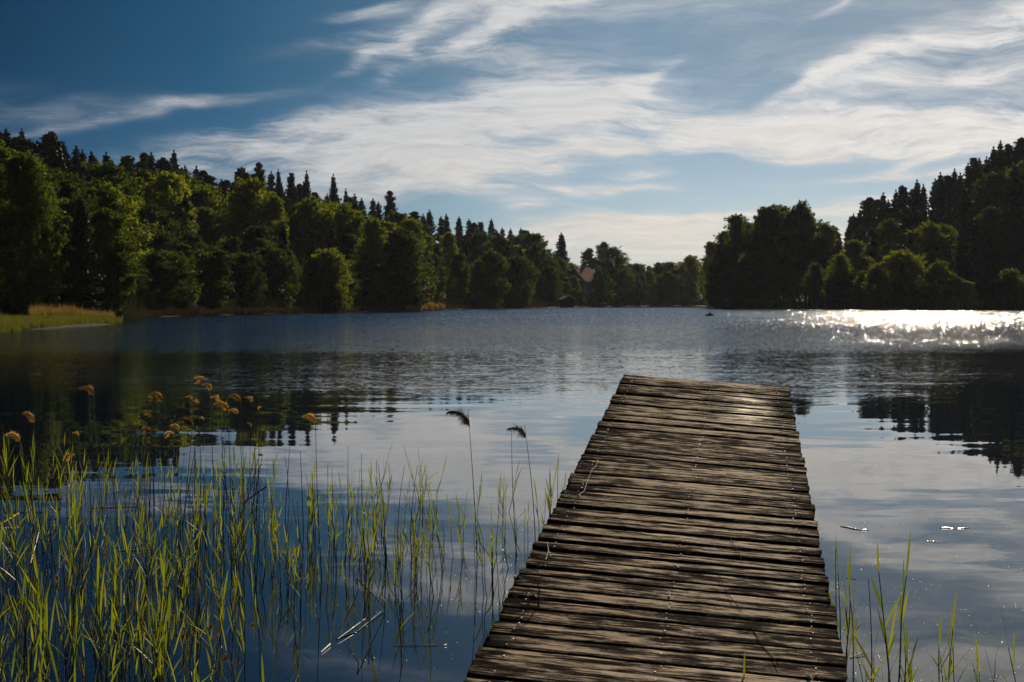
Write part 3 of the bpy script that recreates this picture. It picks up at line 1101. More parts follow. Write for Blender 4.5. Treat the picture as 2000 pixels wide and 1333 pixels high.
def layer(where, x0, x1, step, prof, dfun, kinds, jitter=10, grp=None, skip=(), lums=None):
    px = x0
    xs_, ys_ = zip(*prof)
    while px < x1:
        k = trng.choice(kinds)
        xx = px + trng.uniform(-.3, .3) * step
        top = float(np.interp(xx, xs_, ys_)) + trng.uniform(-jitter, jitter) * (1 if k != 'spruce' else 1.3)
        if not any(a <= xx <= b for a, b in skip):
            D = dfun(xx) * trng.uniform(.99, 1.02) + trng.uniform(-2, 3)
            nm = KN[k] + ' ' + where
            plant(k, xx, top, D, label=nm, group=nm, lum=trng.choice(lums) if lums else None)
        px += step * trng.uniform(.8, 1.2)


def forest():
    # --- named, clearly seen trees of the left hill
    P = plant
    P('birch', 58, 312, 117, 150, 'tall full birch nearest the grassy spit, at the left edge', var=1, lum=.34)
    P('birch', -60, 330, 112, 150, 'tall birch cut by the left border, beside the big birch at the spit', var=0)
    P('spruce', 160, 388, 121, 95, 'broad yellow green conifer behind the dry grass of the spit', var=1, lum=0.9)
    P('birch', 216, 410, 128, 95, 'slim bluish birch where the spit meets the wood', var=2, lum=0.45)
    P('broad', 318, 345, 205, 105, 'bright green tree with a rounded top below the skyline pines', var=0, lum=0.95)
    P('broad', 388, 372, 212, 95, 'bright green tree right of the brightest round topped one', var=1, lum=0.95)
    P('broad', 482, 362, 222, 120, 'large sunlit tree standing above the round alders on the shore', var=2, lum=0.85)
    P('birch', 536, 385, 224, 50, 'narrow sunlit birch right of the large sunlit tree', var=2, lum=0.8)
    P('broad', 610, 398, 240, 110, 'sunlit tree below the thin skyline spruces', var=3, lum=0.95)
    P('broad', 672, 402, 245, 115, 'wide sunlit tree left of the shoreline spruce', var=0, lum=0.9)
    P('birch', 722, 432, 232, 65, 'hanging birch beneath the lone skyline pine', var=1, lum=0.7)
    P('bush', 645, 494, 204, 96, 'small bush with a bright yellow green top at the foot of the hill', mn=4, var=0, lum=.8)
    P('birch', 778, 452, 240, 120, 'tall dark green birch leaning over the orange reeds', var=1)
    P('spruce', 652, 344, 316, 52, 'tallest pointed spruce on the left skyline', var=1)
    P('spruce', 600, 337, 312, 36, 'very narrow spire spruce on the left skyline', var=2)
    P('spruce', 545, 334, 308, 44, 'small ragged spruce on the skyline left of the spire spruce', var=1)
    P('pine', 570, 338, 309, 40, 'thin pine between two skyline spruces', var=2)
    P('pine', 762, 373, 352, 40, 'lone skyline pine with a small tufted crown', var=0)
    P('spruce', 676, 371, 320, 34, 'short spruce just right of the tallest skyline spruce', var=0)
    P('spruce', 342, 297, 270, 54, 'pointed spruce rising out of the pines on the left skyline', var=0)
    P('pine', 508, 318, 305, 40, 'tallest pine of the dark clump in the middle of the left skyline', var=0)
    P('pine', 285, 299, 262, 52, 'wide dark pine on the left skyline', var=1)
    P('pine', 106, 258, 240, 52, 'highest pine on the far left skyline', var=1)
    P('spruce', 46, 255, 236, 54, 'pointed spruce on the far left skyline', var=0)
    P('pine', 478, 328, 304, 44, 'left pine of the dark clump in the middle of the left skyline', var=1)
    P('spruce', 1096, 457, 400, 50, 'tall dark spruce above the red roofed house', var=0)
    P('broad', 1042, 458, 390, 70, 'dark dense round tree left of the spruce by the houses', var=1)
    P('broad', 1012, 468, 395, 60, 'second dark round tree left of the spruce by the houses', var=2)
    # --- fill layers of the left hill, front to back
    sD = shore_D
    layer('along the left shore', 255, 1075, 36, [(255, 520), (300, 498), (350, 490), (400, 505), (450, 500), (500, 500), (550, 496), (600, 502), (650, 520), (700, 520), (760, 500), (850, 500), (950, 505), (1010, 500), (1060, 520)],
          lambda x: sD(x) + 8, ['bush', 'broad', 'broad', 'birch', 'broad'], 12, lums=[.18, .28, .36, .46])
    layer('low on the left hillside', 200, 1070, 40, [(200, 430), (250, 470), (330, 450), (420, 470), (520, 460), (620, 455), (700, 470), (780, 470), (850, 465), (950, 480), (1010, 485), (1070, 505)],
          lambda x: sD(x) + 26, ['broad', 'spruce', 'birch', 'spruce', 'broad'], 18, lums=[.05, .1, .16, .24])  # low lums put the shadow band above the shore trees into leaf colour
    layer('half way up the left hillside', -130, 1050, 40, [(-130, 330), (0, 330), (120, 345), (250, 380), (330, 400), (420, 410), (520, 425), (620, 430), (720, 445), (800, 440), (900, 455), (1000, 480), (1050, 500)],
          lambda x: sD(x) + 50, ['broad', 'broad', 'spruce', 'birch'], 16, lums=[.2, .4, .6, .85])
    layer('below the crest of the left hill', -130, 1050, 34, [(-130, 290), (0, 290), (100, 300), (200, 325), (300, 335), (400, 360), (500, 365), (600, 400), (700, 410), (800, 430), (900, 445), (980, 460), (1050, 485)],
          lambda x: sD(x) + 78, ['broad', 'spruce', 'pine', 'spruce', 'broad'], 10)
    layer('on the skyline of the left hill', -130, 1060, 17, [(-130, 245), (0, 262), (60, 272), (110, 272), (150, 285), (200, 312), (240, 312), (300, 308), (340, 322), (400, 335), (430, 352), (470, 336), (520, 335), (560, 358), (620, 380), (700, 390), (760, 398), (800, 412), (860, 424), (900, 430), (950, 430), (1000, 448), (1060, 470)],
          lambda x: sD(x) + 104 + (20 if x > 500 else 0), ['pine', 'spruce', 'spruce'], 9)
    # --- dense trees behind the spit
    layer('behind the grassy spit', -140, 250, 42, [(-140, 400), (0, 395), (100, 420), (250, 470)], lambda x: 122 + max(0, x) * .05, ['broad', 'birch', 'spruce'], 20)
    layer('higher behind the grassy spit', -140, 270, 42, [(-140, 340), (0, 335), (100, 350), (200, 365), (270, 400)], lambda x: 146 + max(0, x) * .1, ['broad', 'birch', 'spruce'], 12)
    # --- far end of the lake
    P('birch', 1148, 486, 432, 36, 'open airy birch just above the red roof', var=2)
    P('birch', 1176, 474, 440, 36, 'taller airy birch behind the domed tree at the far end', var=2)
    P('dome', 1196, 486, 428, 56, 'spreading domed tree with bare gaps at the far end of the lake')
    P('dome', 1213, 503, 434, 30, 'small lopsided limb like tree right of the domed tree')
    P('broad', 1352, 502, 455, 48, 'round tree standing highest beside the right point, far shore', var=0)
    P('broad', 1172, 530, 385, 30, 'dark leafy tree hiding the right half of the red roof', var=4)
    P('broad', 1122, 541, 380, 26, 'low leafy tree hiding the foot of the red roofed house', var=4)
    layer('at the far end of the lake', 1085, 1400, 19, [(1085, 545), (1110, 562), (1160, 558), (1200, 530), (1240, 532), (1300, 532), (1350, 530), (1400, 525)], lambda x: shore_D(x) + 10, ['broad', 'bush', 'birch', 'broad'], 7)
    layer('behind the far shore', 1060, 1420, 15, [(1060, 500), (1120, 520), (1145, 556), (1160, 556), (1180, 530), (1225, 522), (1250, 517), (1300, 519), (1340, 516), (1400, 515)], lambda x: shore_D(x) + 36, ['broad', 'birch', 'broad'], 5)
    # --- right shore
    def rD(px):
        return float(np.interp(px, [1385, 1430, 1600, 1800, 2000, 2300], [300, 287, 263, 242, 228, 200]))
    P('birch', 1411, 453, 312, 44, 'airy tree standing alone at the left end of the right wood', var=2)
    P('broad', 1398, 505, 308, 50, 'leafy tree on the tip of the right point', var=3)
    P('birch', 1446, 424, 306, 60, 'left shoulder tree of the big clump on the right point', var=0)
    P('broad', 1490, 408, 304, 85, 'left of the two tallest trees of the clump on the right point', var=1)
    P('broad', 1530, 407, 310, 80, 'tree filling the middle of the clump on the right point', var=0)
    P('broad', 1560, 404, 304, 70, 'right of the two tallest trees of the clump on the right point', var=2)
    P('birch', 1616, 440, 300, 46, 'pale green pointed birch right of the big clump', var=0, lum=0.8)
    P('birch', 1672, 470, 282, 60, 'light feathery birch in front of the right hill', var=2, lum=0.85)
    P('birch', 1640, 500, 270, 50, 'low yellow green birch by the water below the right hill', var=1, lum=0.95)
    P('bush', 1762, 497, 256, 96, 'large rounded bush with a bright rim below the right hill', mn=4, var=0, lum=0.8)
    P('bush', 1832, 515, 250, 66, 'second rounded bush with a bright rim, smaller', mn=4, var=1, lum=0.85)
    P('bush', 1712, 522, 258, 52, 'bright tipped bush left of the large rounded one', mn=4, var=1, lum=0.8)
    P('birch', 1978, 528, 240, 60, 'light green small tree by the right border', var=1, lum=0.8)
    P('pine', 1700, 386, 345, 52, 'wind swept pine at the left end of the right skyline', var=1)
    P('birch', 1662, 424, 345, 26, 'small pale tree in the notch left of the wind swept pine', var=2)
    layer('at the water below the right wood', 1395, 2120, 34, [(1395, 540), (1500, 500), (1600, 520), (1700, 545), (1800, 550), (1900, 555), (2120, 545)], lambda x: rD(x) + 10, ['birch', 'bush', 'broad', 'birch'], 14)
    layer('inside the right clump', 1405, 1620, 26, [(1405, 480), (1440, 450), (1480, 425), (1560, 425), (1600, 460), (1620, 470)], lambda x: rD(x) + 30, ['broad', 'birch'], 8)
    layer('low on the right hillside', 1600, 2120, 30, [(1600, 480), (1700, 480), (1800, 450), (1900, 420), (2120, 380)], lambda x: rD(x) + 34, ['spruce', 'broad', 'pine', 'spruce'], 16)
    layer('half way up the right hillside', 1600, 2120, 27, [(1600, 462), (1680, 440), (1750, 420), (1850, 385), (1950, 340), (2120, 290)], lambda x: rD(x) + 58, ['spruce', 'pine', 'spruce', 'broad'], 12)
    layer('on the skyline of the right hill', 1600, 2130, 14, [(1600, 448), (1650, 440), (1690, 402), (1740, 380), (1800, 362), (1850, 340), (1900, 318), (1950, 288), (2000, 266), (2130, 225)], lambda x: rD(x) + 90, ['pine', 'spruce', 'spruce'], 11)


forest()
# park unused prototypes away
for k, lst in PROTO.items():
    for i, ((root, kids), h0, w0) in enumerate(lst):
        if (k, i) not in USED:
            for q in kids:
                bpy.data.objects.remove(q)
            bpy.data.objects.remove(root)


# ------------------------------------------------------------------ bank vegetation (uncountable)
def blades(name, n, posfn, hfn, wd, material, lean=.25, seed=1):
    r = np.random.default_rng(seed)
    XY = posfn(r, n)
    z = terr(XY[:, 0], XY[:, 1])
    z = np.maximum(z, -.1)
    h = hfn(r, XY)
    cl = .5 + .5 * np.sin(XY[:, 0] * 1.3 + 2 * np.sin(XY[:, 1] * .7)) * np.sin(XY[:, 1] * 1.1 + 1.7 * np.sin(XY[:, 0] * .9))
    h = h * (.55 + .9 * cl * r.uniform(.6, 1.3, n))
    an = r.uniform(0, 2 * np.pi, n)
    w_ = wd * r.uniform(.6, 1.4, n)
    dx = np.cos(an) * w_ / 2
    dy = np.sin(an) * w_ / 2
    lx = r.normal(0, lean, n) * h
    ly = r.normal(0, lean, n) * h
    V = np.empty((n, 3, 3))
    V[:, 0] = np.stack([XY[:, 0] - dx, XY[:, 1] - dy, z - .05], -1)
    V[:, 1] = np.stack([XY[:, 0] + dx, XY[:, 1] + dy, z - .05], -1)
    V[:, 2] = np.stack([XY[:, 0] + lx, XY[:, 1] + ly, z + h], -1)
    return mesh_np(name, V.reshape(-1, 3), np.arange(3 * n).reshape(n, 3), material)


def band(pxa, pxb, d0, d1, inland=True):
    def fn(r, n):
        px = r.uniform(pxa, pxb, n)
        D = np.array([shore_D(p) for p in px]) + r.uniform(d0, d1, n)
        return np.stack([(px - 1000) / F * D, D], -1)
    return fn


o = blades('grass', 42000, lambda r, n: (lambda px, D: np.stack([(px - 1000) / F * D, D], -1))(*(lambda px: (px, np.array([shore_D(p) for p in px]) + r.uniform(0, 1, n) * np.interp(px, [-300, 150, 245], [30, 22, 4]) - 3.2))(r.uniform(-280, 240, n))),
           lambda r, XY: r.uniform(.16, .38, len(XY)), .05, M['grass'], .25, 3)
tag(o, 'bright green grass on the low spit at the left', 'grass', kind='stuff')


def tan_pos(r, n):
    px = r.uniform(60, 222, n)
    D = r.uniform(106, 116, n) + np.interp(px, [60, 222], [-2, 4])
    return np.stack([(px - 1000) / F * D, D], -1)


o = blades('dry_grass', 9000, tan_pos, lambda r, XY: r.uniform(.4, .85, len(XY)), .06, M['tangrass'], .2, 4)
tag(o, 'tall tan dry grass behind the green spit', 'dry grass', kind='stuff')
o = blades('shore_reeds', 22000, band(240, 1070, -.8, 3.5), lambda r, XY: r.uniform(.3, .8, len(XY)), .08, M['browngrass'], .12, 5)
tag(o, 'dark brown reeds edging the wooded left shore', 'reeds', kind='stuff')
o = blades('orange_reeds', 6000, band(794, 868, -3.0, -.2), lambda r, XY: r.uniform(.6, 1.15, len(XY)), .12, M['tangrass'], .12, 6)
tag(o, 'orange brown reeds at the waterline in the middle of the left shore', 'reeds', kind='stuff')
o = blades('bank_undergrowth', 30000, lambda r, n: (lambda px: (lambda D: np.stack([(px - 1000) / F * D, D], -1))(np.interp(px, [1386, 1430, 1600, 1800, 2000, 2200], [302, 288, 264, 243, 229, 206]) + r.uniform(0, 9, n)))(r.uniform(1388, 2150, n)),
           lambda r, XY: r.uniform(.4, 1.6, len(XY)), .22, M['pine'], .3, 7)
tag(o, 'dark undergrowth along the right shore', 'undergrowth', kind='stuff')
o = blades('hill_undergrowth', 50000, band(246, 1400, 4, 40), lambda r, XY: r.uniform(.5, 2.0, len(XY)), .3, M['pine'], .3, 8)
tag(o, 'dark undergrowth beneath the trees of the left and far shores', 'undergrowth', kind='stuff')


# ------------------------------------------------------------------ houses, hut, boats, buoy
def house(name, px, ypeak, D, wid, dep, wall_h, roof_h, rz, mw, label, windows=1, roof_m=None):
    X = (px - 1000) / F * D
    ztop = (588 - ypeak) / F * D + EYE
    z0 = ztop - wall_h - roof_h
    r = empty(name, (X, D, z0), rz)
    tag(r, label, 'house')
    w2, d2 = wid / 2, dep / 2
    mb = MB()
    mb.box((-w2, -d2, -1.5), (w2, d2, wall_h))
    for y in (-d2, d2):
        mb.poly([(-w2, y, wall_h), (w2, y, wall_h), (0, y, wall_h + roof_h)])
    mb.build('wall', mw, r)
    mb = MB()
    for s in (-1, 1):
        e = .35
        a = Vector((s * (w2 + e), 0, wall_h - e * roof_h / w2))
        b = Vector((0, 0, wall_h + roof_h + .02))
        th = Vector((0, 0, .16))
        rows = [[Vector((p.x, y, p.z)) + k for p, k in ((a, th * 0), (b, th * 0), (b, th), (a, th))] for y in (-d2 - .4, d2 + .4)]
        b0 = mb.quad_grid(rows)
        mb.f.append((b0, b0 + 1, b0 + 2, b0 + 3))
        mb.f.append((b0 + 7, b0 + 6, b0 + 5, b0 + 4))
    rf = mb.build('roof', roof_m or M['roof'], r)
    mb = MB()
    if wid > 5:
     mb.box((-.35, d2 * .2 - .35, wall_h + roof_h * .6), (.35, d2 * .2 + .35, wall_h + roof_h + .8))
    if wid > 5:
        mb.build('chimney', mw, rf)
    mb = MB()
    for s in (-1, 1):
        a = Vector((s * (w2 + .4), -d2 - .45, wall_h - .4 * roof_h / w2 + .05))
        b = Vector((0, -d2 - .45, wall_h + roof_h + .1))
        mb.poly([a, b, b + Vector((0, 0, .28)), a + Vector((0, 0, .28))])
        mb.poly([a + Vector((0, .05, 0)), b + Vector((0, .05, 0)), b + Vector((0, .05, .28)), a + Vector((0, .05, .28))])
    mb.build('barge_board', M['trim'], rf)
    for k in range(windows):
        wx = (k - (windows - 1) / 2) * 1.8
        f = MB()
        for lo, hi in (((wx - .5, -d2 - .06, wall_h * .62), (wx + .5, -d2 - .003, wall_h * .62 + .1)), ((wx - .5, -d2 - .06, wall_h * .62 + 1.1), (wx + .5, -d2 - .003, wall_h * .62 + 1.2)),
                       ((wx - .5, -d2 - .06, wall_h * .62 + .1), (wx - .4, -d2 - .003, wall_h * .62 + 1.1)), ((wx + .4, -d2 - .06, wall_h * .62 + .1), (wx + .5, -d2 - .003, wall_h * .62 + 1.1))):
            f.box(lo, hi)
        fo = f.build('window', M['trim'], r)
        g = MB()
        g.box((wx - .4, -d2 - .03, wall_h * .62 + .1), (wx + .4, -d2 - .004, wall_h * .62 + 1.1))
        g.build('pane', M['glass'], fo)
    return r


house('house', 1136, 524, 400, 7.0, 8.5, 3.4, 3.6, R(-34), M['whitewall'], 'pale gabled house with red tiled roof among the far trees', 2)
house('cottage', 1090, 526, 392, 5.5, 6, 2.8, 2.4, R(-20), M['redwall'], 'small dark red cottage half hidden left of the red roofed house', 1, M['rust'])
house('shed', 1107, 579.5, 352, 2.6, 2.6, 1.6, .6, R(15), M['redwall'], 'tiny shed with a pinkish roof by the far left waterline below the cottage', 0)['category'] = 'shed'
house('hut', 371, 594, 156, .8, .8, .5, .25, R(10), M['whitewall'], 'tiny pale hut in the shade under the trees of the left shore', 0)['category'] = 'hut'


def boat(px, py, L, z, label, material, rz, dist=None):
    p = on_water(px, py)
    if dist:
        p = Vector(((px - 1000) / F * dist, dist, 0))
    r = empty('rowing_boat', (p.x, p.y, z), rz)
    tag(r, label, 'boat')
    mb = MB()
    rows = []
    for i in range(13):
        f = i / 12 * 2 - 1
        wdt = .62 * (1 - abs(f) ** 2.6) + .03
        sh = .28 + .18 * abs(f) ** 2
        x = f * L / 2
        rows.append([(x, -wdt, sh), (x, -wdt * .8, .02), (x, 0, -.1 + .1 * abs(f)), (x, wdt * .8, .02), (x, wdt, sh), (x, wdt * .9, sh), (x, 0, .02 + .1 * abs(f)), (x, -wdt * .9, sh)])
    mb.quad_grid(rows)
    mb.build('hull', material, r)
    mb = MB()
    for x in (-.7, .5):
        mb.box((x - .12, -.5, .2), (x + .12, .5, .24))
    mb.build('thwart', M['straw'], r)
    return r


boat(1160, 0, 3.6, .75, 'white upturned looking rowing boat on the far bank under the domed tree', M['trim'], R(8), 392)
boat(1398, 0, 3.8, .03, 'pale low rowing boat moored at the tip of the right point', M['trim'], R(4), 300)


def buoy():
    p = on_water(1386, 617.5)
    r = empty('buoy', (p.x, p.y, 0), 0)
    tag(r, 'small dark red buoy with a short mast floating off the right point', 'buoy')
    mb = MB()
    prof = [(.02, -.12), (.30, -.10), (.42, .02), (.42, .14), (.30, .20), (.12, .26), (.06, .34)]
    mb.quad_grid([[(a * 1.05 * math.cos(k * math.pi / 8), a * math.sin(k * math.pi / 8), z) for k in range(16)] for a, z in prof])
    mb.build('float', M['buoyred'], r, smooth=True)
    mb = MB()
    mb.tube([(0, 0, .3), (-.02, 0, .62)], [.025, .018], 6)
    mb.build('mast', M['rust'], r)
    mb = MB()
    mb.tube([(.12, 0, .24), (.2, 0, .3), (.3, 0, .24)], [.05, .06, .04], 6)
    mb.build('handle', M['trim'], r)


buoy()

# ------------------------------------------------------------------ reeds
def blade_mesh(mb, p, d, side, L, wd, curl, rnd, n=6):
    """a reed leaf: from p along d, drooping by curl; folded slightly along the midrib"""
    d = Vector(d).normalized()
    side = Vector(side).normalized()
    pts = []
    q = Vector(p)
    for i in range(n + 1):
        f = i / n
        wv = wd * (math.sin(math.pi * min(1, f * .75 + .17)) ** .8) * (1 - f ** 5) + .0004
        nrm = d.cross(side).normalized()
        pts.append((q - side * wv / 2 + nrm * wv * .12, q.copy(), q + side * wv / 2 + nrm * wv * .12))
        q = q + d * (L / n)
        d = (d + Vector((0, 0, -curl / n * (0.4 + 1.4 * f)))).normalized()
    b = len(mb.v)
    for t3 in pts:
        mb.v.extend([tuple(v) for v in t3])
    for i in range(n):
        for j in (0, 1):
            a = b + i * 3 + j
            mb.f.append((a, a + 1, a + 4, a + 3))


def reed_proto(seed, h, nl, spread=.35, curl=.4, lw=.013, ll=.26, bare=.35):
    rnd = random.Random(seed)
    root = empty('reed', (0, 0, 0))
    bx, by = rnd.uniform(-.08, .08) * h, rnd.uniform(-.05, .05) * h
    def P(f):
        return Vector((bx * f * f + .01 * math.sin(f * 5 + seed), by * f * f, f * h))
    mb = MB()
    K = 6
    mb.tube([P(-.25)] + [P(i / K) for i in range(K + 1)], [.0034] + [.0034 - .0020 * i / K for i in range(K + 1)], 5)
    kids = [mb.build('stem', M['reedstem'], root, smooth=True)]
    ang0 = rnd.uniform(0, 6.28)
    for i in range(nl):
        f = bare + (1 - bare) * (i + rnd.uniform(0, .5)) / nl
        an = ang0 + i * math.pi + rnd.uniform(-.5, .5)
        sp = spread * rnd.uniform(.35, 1.25)
        if i == nl - 1:
            sp *= .3
            f = .99
        out = Vector((math.cos(an), math.sin(an), 0))
        d = out * math.sin(sp) + Vector((0, 0, math.cos(sp)))
        side = Vector((-math.sin(an), math.cos(an), 0))
        side = (side * math.cos(rnd.uniform(-.6, .6)) + d.cross(side) * math.sin(rnd.uniform(-.9, .9)))
        m2 = MB()
        c_ = curl * rnd.uniform(.2, 1.2) * (2.5 if rnd.random() < .12 else 1)
        blade_mesh(m2, P(f), d, side, ll * rnd.uniform(.6, 1.25), lw * rnd.uniform(.7, 1.3), c_, rnd)
        kids.append(m2.build('leaf', M['reedleaf'], root))
    return root, kids


RP = [reed_proto(s, h, nl, sp, cu, lw * .8, ll * .95, ba) for s, h, nl, sp, cu, lw, ll, ba in [
    (1, .30, 4, .42, .3, .0105, .17, .30), (2, .36, 5, .38, .4, .010, .18, .30), (3, .42, 6, .42, .4, .011, .20, .25), (4, .40, 4, .3, .3, .011, .21, .35),
    (5, .50, 6, .36, .5, .0105, .19, .4), (6, .32, 5, .6, .6, .012, .20, .3), (7, .44, 5, .3, .25, .009, .18, .4), (8, .48, 7, .5, .5, .011, .19, .25),
    (9, .26, 3, .3, .3, .010, .16, .35), (10, .42, 5, .65, .8, .011, .21, .35)]]
RU = set()
rr = random.Random(2024)
NREED = 0


def put_reed(px, py, s=1.0, label='', group='', var=None, z=0.0, lean=None):
    global NREED
    p = on_water(px, py)
    i = rr.randrange(len(RP)) if var is None else var
    root, kids = RP[i]
    if i in RU:
        o = copy_tree(root, kids)
    else:
        o = root
        RU.add(i)
    o.location = p
    ln = lean if lean is not None else (rr.gauss(0, .07), rr.gauss(0, .09))
    o.rotation_euler = (ln[0], ln[1], rr.uniform(0, 6.28))
    o.scale = (s, s, s)
    tag(o, label, 'reed', group)
    NREED += 1
    return o


def density(px, py):
    d = float(np.interp(px, [-60, 0, 120, 300, 450, 560, 640, 740, 800, 900, 1000, 1080, 1100], [.6, .6, .7, .95, .9, .75, .62, .75, .75, .5, .5, .3, 0]))
    if px > 560:
        d *= float(np.interp(py, [960, 1010, 1130, 1200, 1260], [.45, 1, 1, .25, .06]))
    elif px > 430:
        d *= float(np.interp(py, [950, 1000, 1200, 1400], [.9, 1, .8, .35]))
    right_edge = 905 + .5258 * (1333 - py)
    if px > right_edge - 25:
        d = 0
    return d


cnt = 0
clumps = []
tries = 0
while cnt < 268 and tries < 20000:
    tries += 1
    Y = rr.uniform(4.2, 11.6)
    px = rr.uniform(-60, 1100)
    py = 588 + 1.6 * F / Y
    py = 588 + (py - 588)
    if py > 1600:
        continue
    if rr.random() > density(px, py):
        continue
    # draw clusters
    nclu = rr.choice([1, 2, 2, 3])
    for _ in range(nclu):
        if cnt >= 268:
            break
        qx, qy = px + rr.gauss(0, 12), py + rr.gauss(0, 9)
        s = rr.uniform(.62, 1.12) * float(np.interp(py, [950, 1350], [1.0, .92]))
        if px > 560:
            s *= .88
        if qx < 430:
            lab = 'green reed with narrow upright leaves in the thick bed at the left'
        elif qx < 720:
            lab = 'green reed with narrow leaves where the left bed thins out'
        else:
            lab = 'thin green reed in the loose stand between the left bed and the jetty'
        put_reed(qx, qy, s, lab, lab.replace('green reed', 'green reeds'))
        cnt += 1

# the smaller ones between them, past what one could count
def reed_mass():
    V, Fq, MI = [], [], []
    r3 = random.Random(31)
    tmp = []
    for root, kids in RP:
        parts = []
        for k in kids:
            me = k.data
            co = np.array([v.co[:] for v in me.vertices])
            parts.append((co, [tuple(p.vertices) for p in me.polygons], 0 if k.name.startswith('stem') else 1))
        tmp.append(parts)
    n = 0
    base = 0
    while n < 230:
        Y = r3.uniform(5.0, 12.2)
        px = r3.uniform(-60, 1060)
        py = 588 + 1.6 * F / Y
        if r3.random() > density(px, py) ** 1.3:
            continue
        n += 1
        p = on_water(px, py)
        s_ = r3.uniform(.45, .8)
        Mx = Matrix.Translation(p) @ Matrix.Rotation(r3.gauss(0, .1), 4, 'X') @ Matrix.Rotation(r3.gauss(0, .1), 4, 'Y') @ Matrix.Rotation(r3.uniform(0, 6.28), 4, 'Z') @ Matrix.Scale(s_, 4)
        A = np.array(Mx)
        for co, fs, mi in tmp[r3.randrange(len(tmp))]:
            W_ = co @ A[:3, :3].T + A[:3, 3]
            V.append(W_)
            for f in fs:
                f = [base + q for q in f]
                if len(f) == 3:
                    f.append(f[2])
                Fq.append(f)
                MI.append(mi)
            base += len(co)
    me = bpy.data.meshes.new('young_reeds')
    me.from_pydata(np.concatenate(V).tolist(), [], [f if f[2] != f[3] else f[:3] for f in Fq])
    me.materials.append(M['reedstem'])
    me.materials.append(M['reedleaf'])
    me.polygons.foreach_set('material_index', MI)
    o = bpy.data.objects.new('young_reeds', me)
    COL.objects.link(o)
    tag(o, 'small young reeds filling the gaps of the left reed bed', 'reeds', kind='stuff')


reed_mass()

# small clump against the jetty
lab = 'short green reed in the tuft touching the left edge of the jetty'
for px, py, s, v in [(1052, 1068, .9, 5), (1066, 1075, 1.0, 9), (1078, 1062, .95, 2), (1090, 1052, .8, 3), (1058, 1088, .8, 5), (1083, 1080, .9, 7)]:
    put_reed(px, py, s, lab, 'reeds in the tuft at the left edge of the jetty', v)
lab = 'green reed growing close to the right edge of the jetty near the bottom corner'
for px, py, s, v in [(1640, 1360, 1.0, 4), (1656, 1370, 1.05, 6), (1668, 1350, .95, 3), (1650, 1340, .8, 2), (1690, 1410, .75, 1), (1710, 1415, .8, 5), (1725, 1420, .7, 8), (1740, 1390, 1.15, 7), (1748, 1385, 1.2, 6), (1765, 1400, .95, 0)]:
    put_reed(px, py, s, lab, 'reeds beside the right edge of the jetty', v, lean=(rr.gauss(0, .03), rr.gauss(0, .04)))
lab = 'sparse short green reed in the open water at the bottom right corner'
for px, py, s, v in [(1832, 1400, .9, 0), (1850, 1420, .9, 3), (1858, 1425, .9, 5), (1822, 1430, .6, 8), (1900, 1430, .6, 9), (1912, 1440, .8, 0), (1995, 1440, .9, 1), (1880, 1440, .5, 8), (1780, 1420, .8, 5), (1762, 1440, .7, 2), (1735, 1440, .8, 7), (1700, 1450, .8, 5), (1925, 1460, .8, 3), (1845, 1450, .7, 7)]:
    put_reed(px, py, s, lab, 'reeds in the open water at the bottom right', v)


def plumed(px, py, bx, by, size, label, dark=False, style=1, dirx=-1, group=None):
    """old reed: stem from its foot (bx,by) on the water up to a nodding seed head at (px,py)"""
    b = on_water(bx, by)
    tpt = at(px, py, b.y)
    rnd = random.Random(int(px * 7 + py))
    root = empty('plumed_reed' if style else 'bare_reed_stalk', b)
    tag(root, label, 'reed', group)
    T = tpt - b
    mb = MB()
    pts, K = [], 9
    lean = rnd.uniform(-.03, .03) * T.length
    for i in range(-1, K + 1):
        f = i / K
        pts.append(Vector((T.x * f ** 1.6 if f > 0 else T.x * f * .1, lean * math.sin(math.pi * f), T.z * f)) + Vector((lean * .7 * math.sin(math.pi * f), 0, 0)))
    mb.tube(pts, [.0036] + [.0034 - .0022 * i / K for i in range(K + 1)], 5)
    mb.build('stem', M['tanstem'] if (style and not dark and px < 560) else M['deadstem'], root, smooth=True)
    if not style:
        return root
    pm = MB()
    n = int(330 * (size / .12))
    size = size * 1.05
    axis = []
    d = Vector((dirx * .10, 0, 1)).normalized()
    q = T.copy() - d * size * .55
    # the head's axis arches over
    arch = rnd.uniform(.16, .42)
    for i in range(9):
        axis.append(q.copy())
        q = q + d * size * .11
        d = (d + Vector((dirx * arch, rnd.uniform(-.05, .05), -.10 * (i / 3)))).normalized()
    for k in range(n):
        f = rnd.random() ** .9 * 7.9
        i = int(f)
        a = axis[i].lerp(axis[min(i + 1, 8)], f - i)
        g = f / 8
        ln = size * rnd.uniform(.18, .42) * (1 - .35 * g)
        dd = Vector((dirx * rnd.uniform(.0, .9), rnd.uniform(-.35, .35), rnd.uniform(.0, .9) * (1 - g) - .2 * g)).normalized()
        sd_ = Vector((rnd.uniform(-1, 1), rnd.uniform(-1, 1), rnd.uniform(-1, 1)))
        sd_ = (sd_ - dd * sd_.dot(dd)).normalized()
        blade_mesh(pm, a, dd, sd_, ln, .0021, 1.5, rnd, 4)
    pm.build('plume', M['darkplume'] if dark else M['plume'], root)
    return root


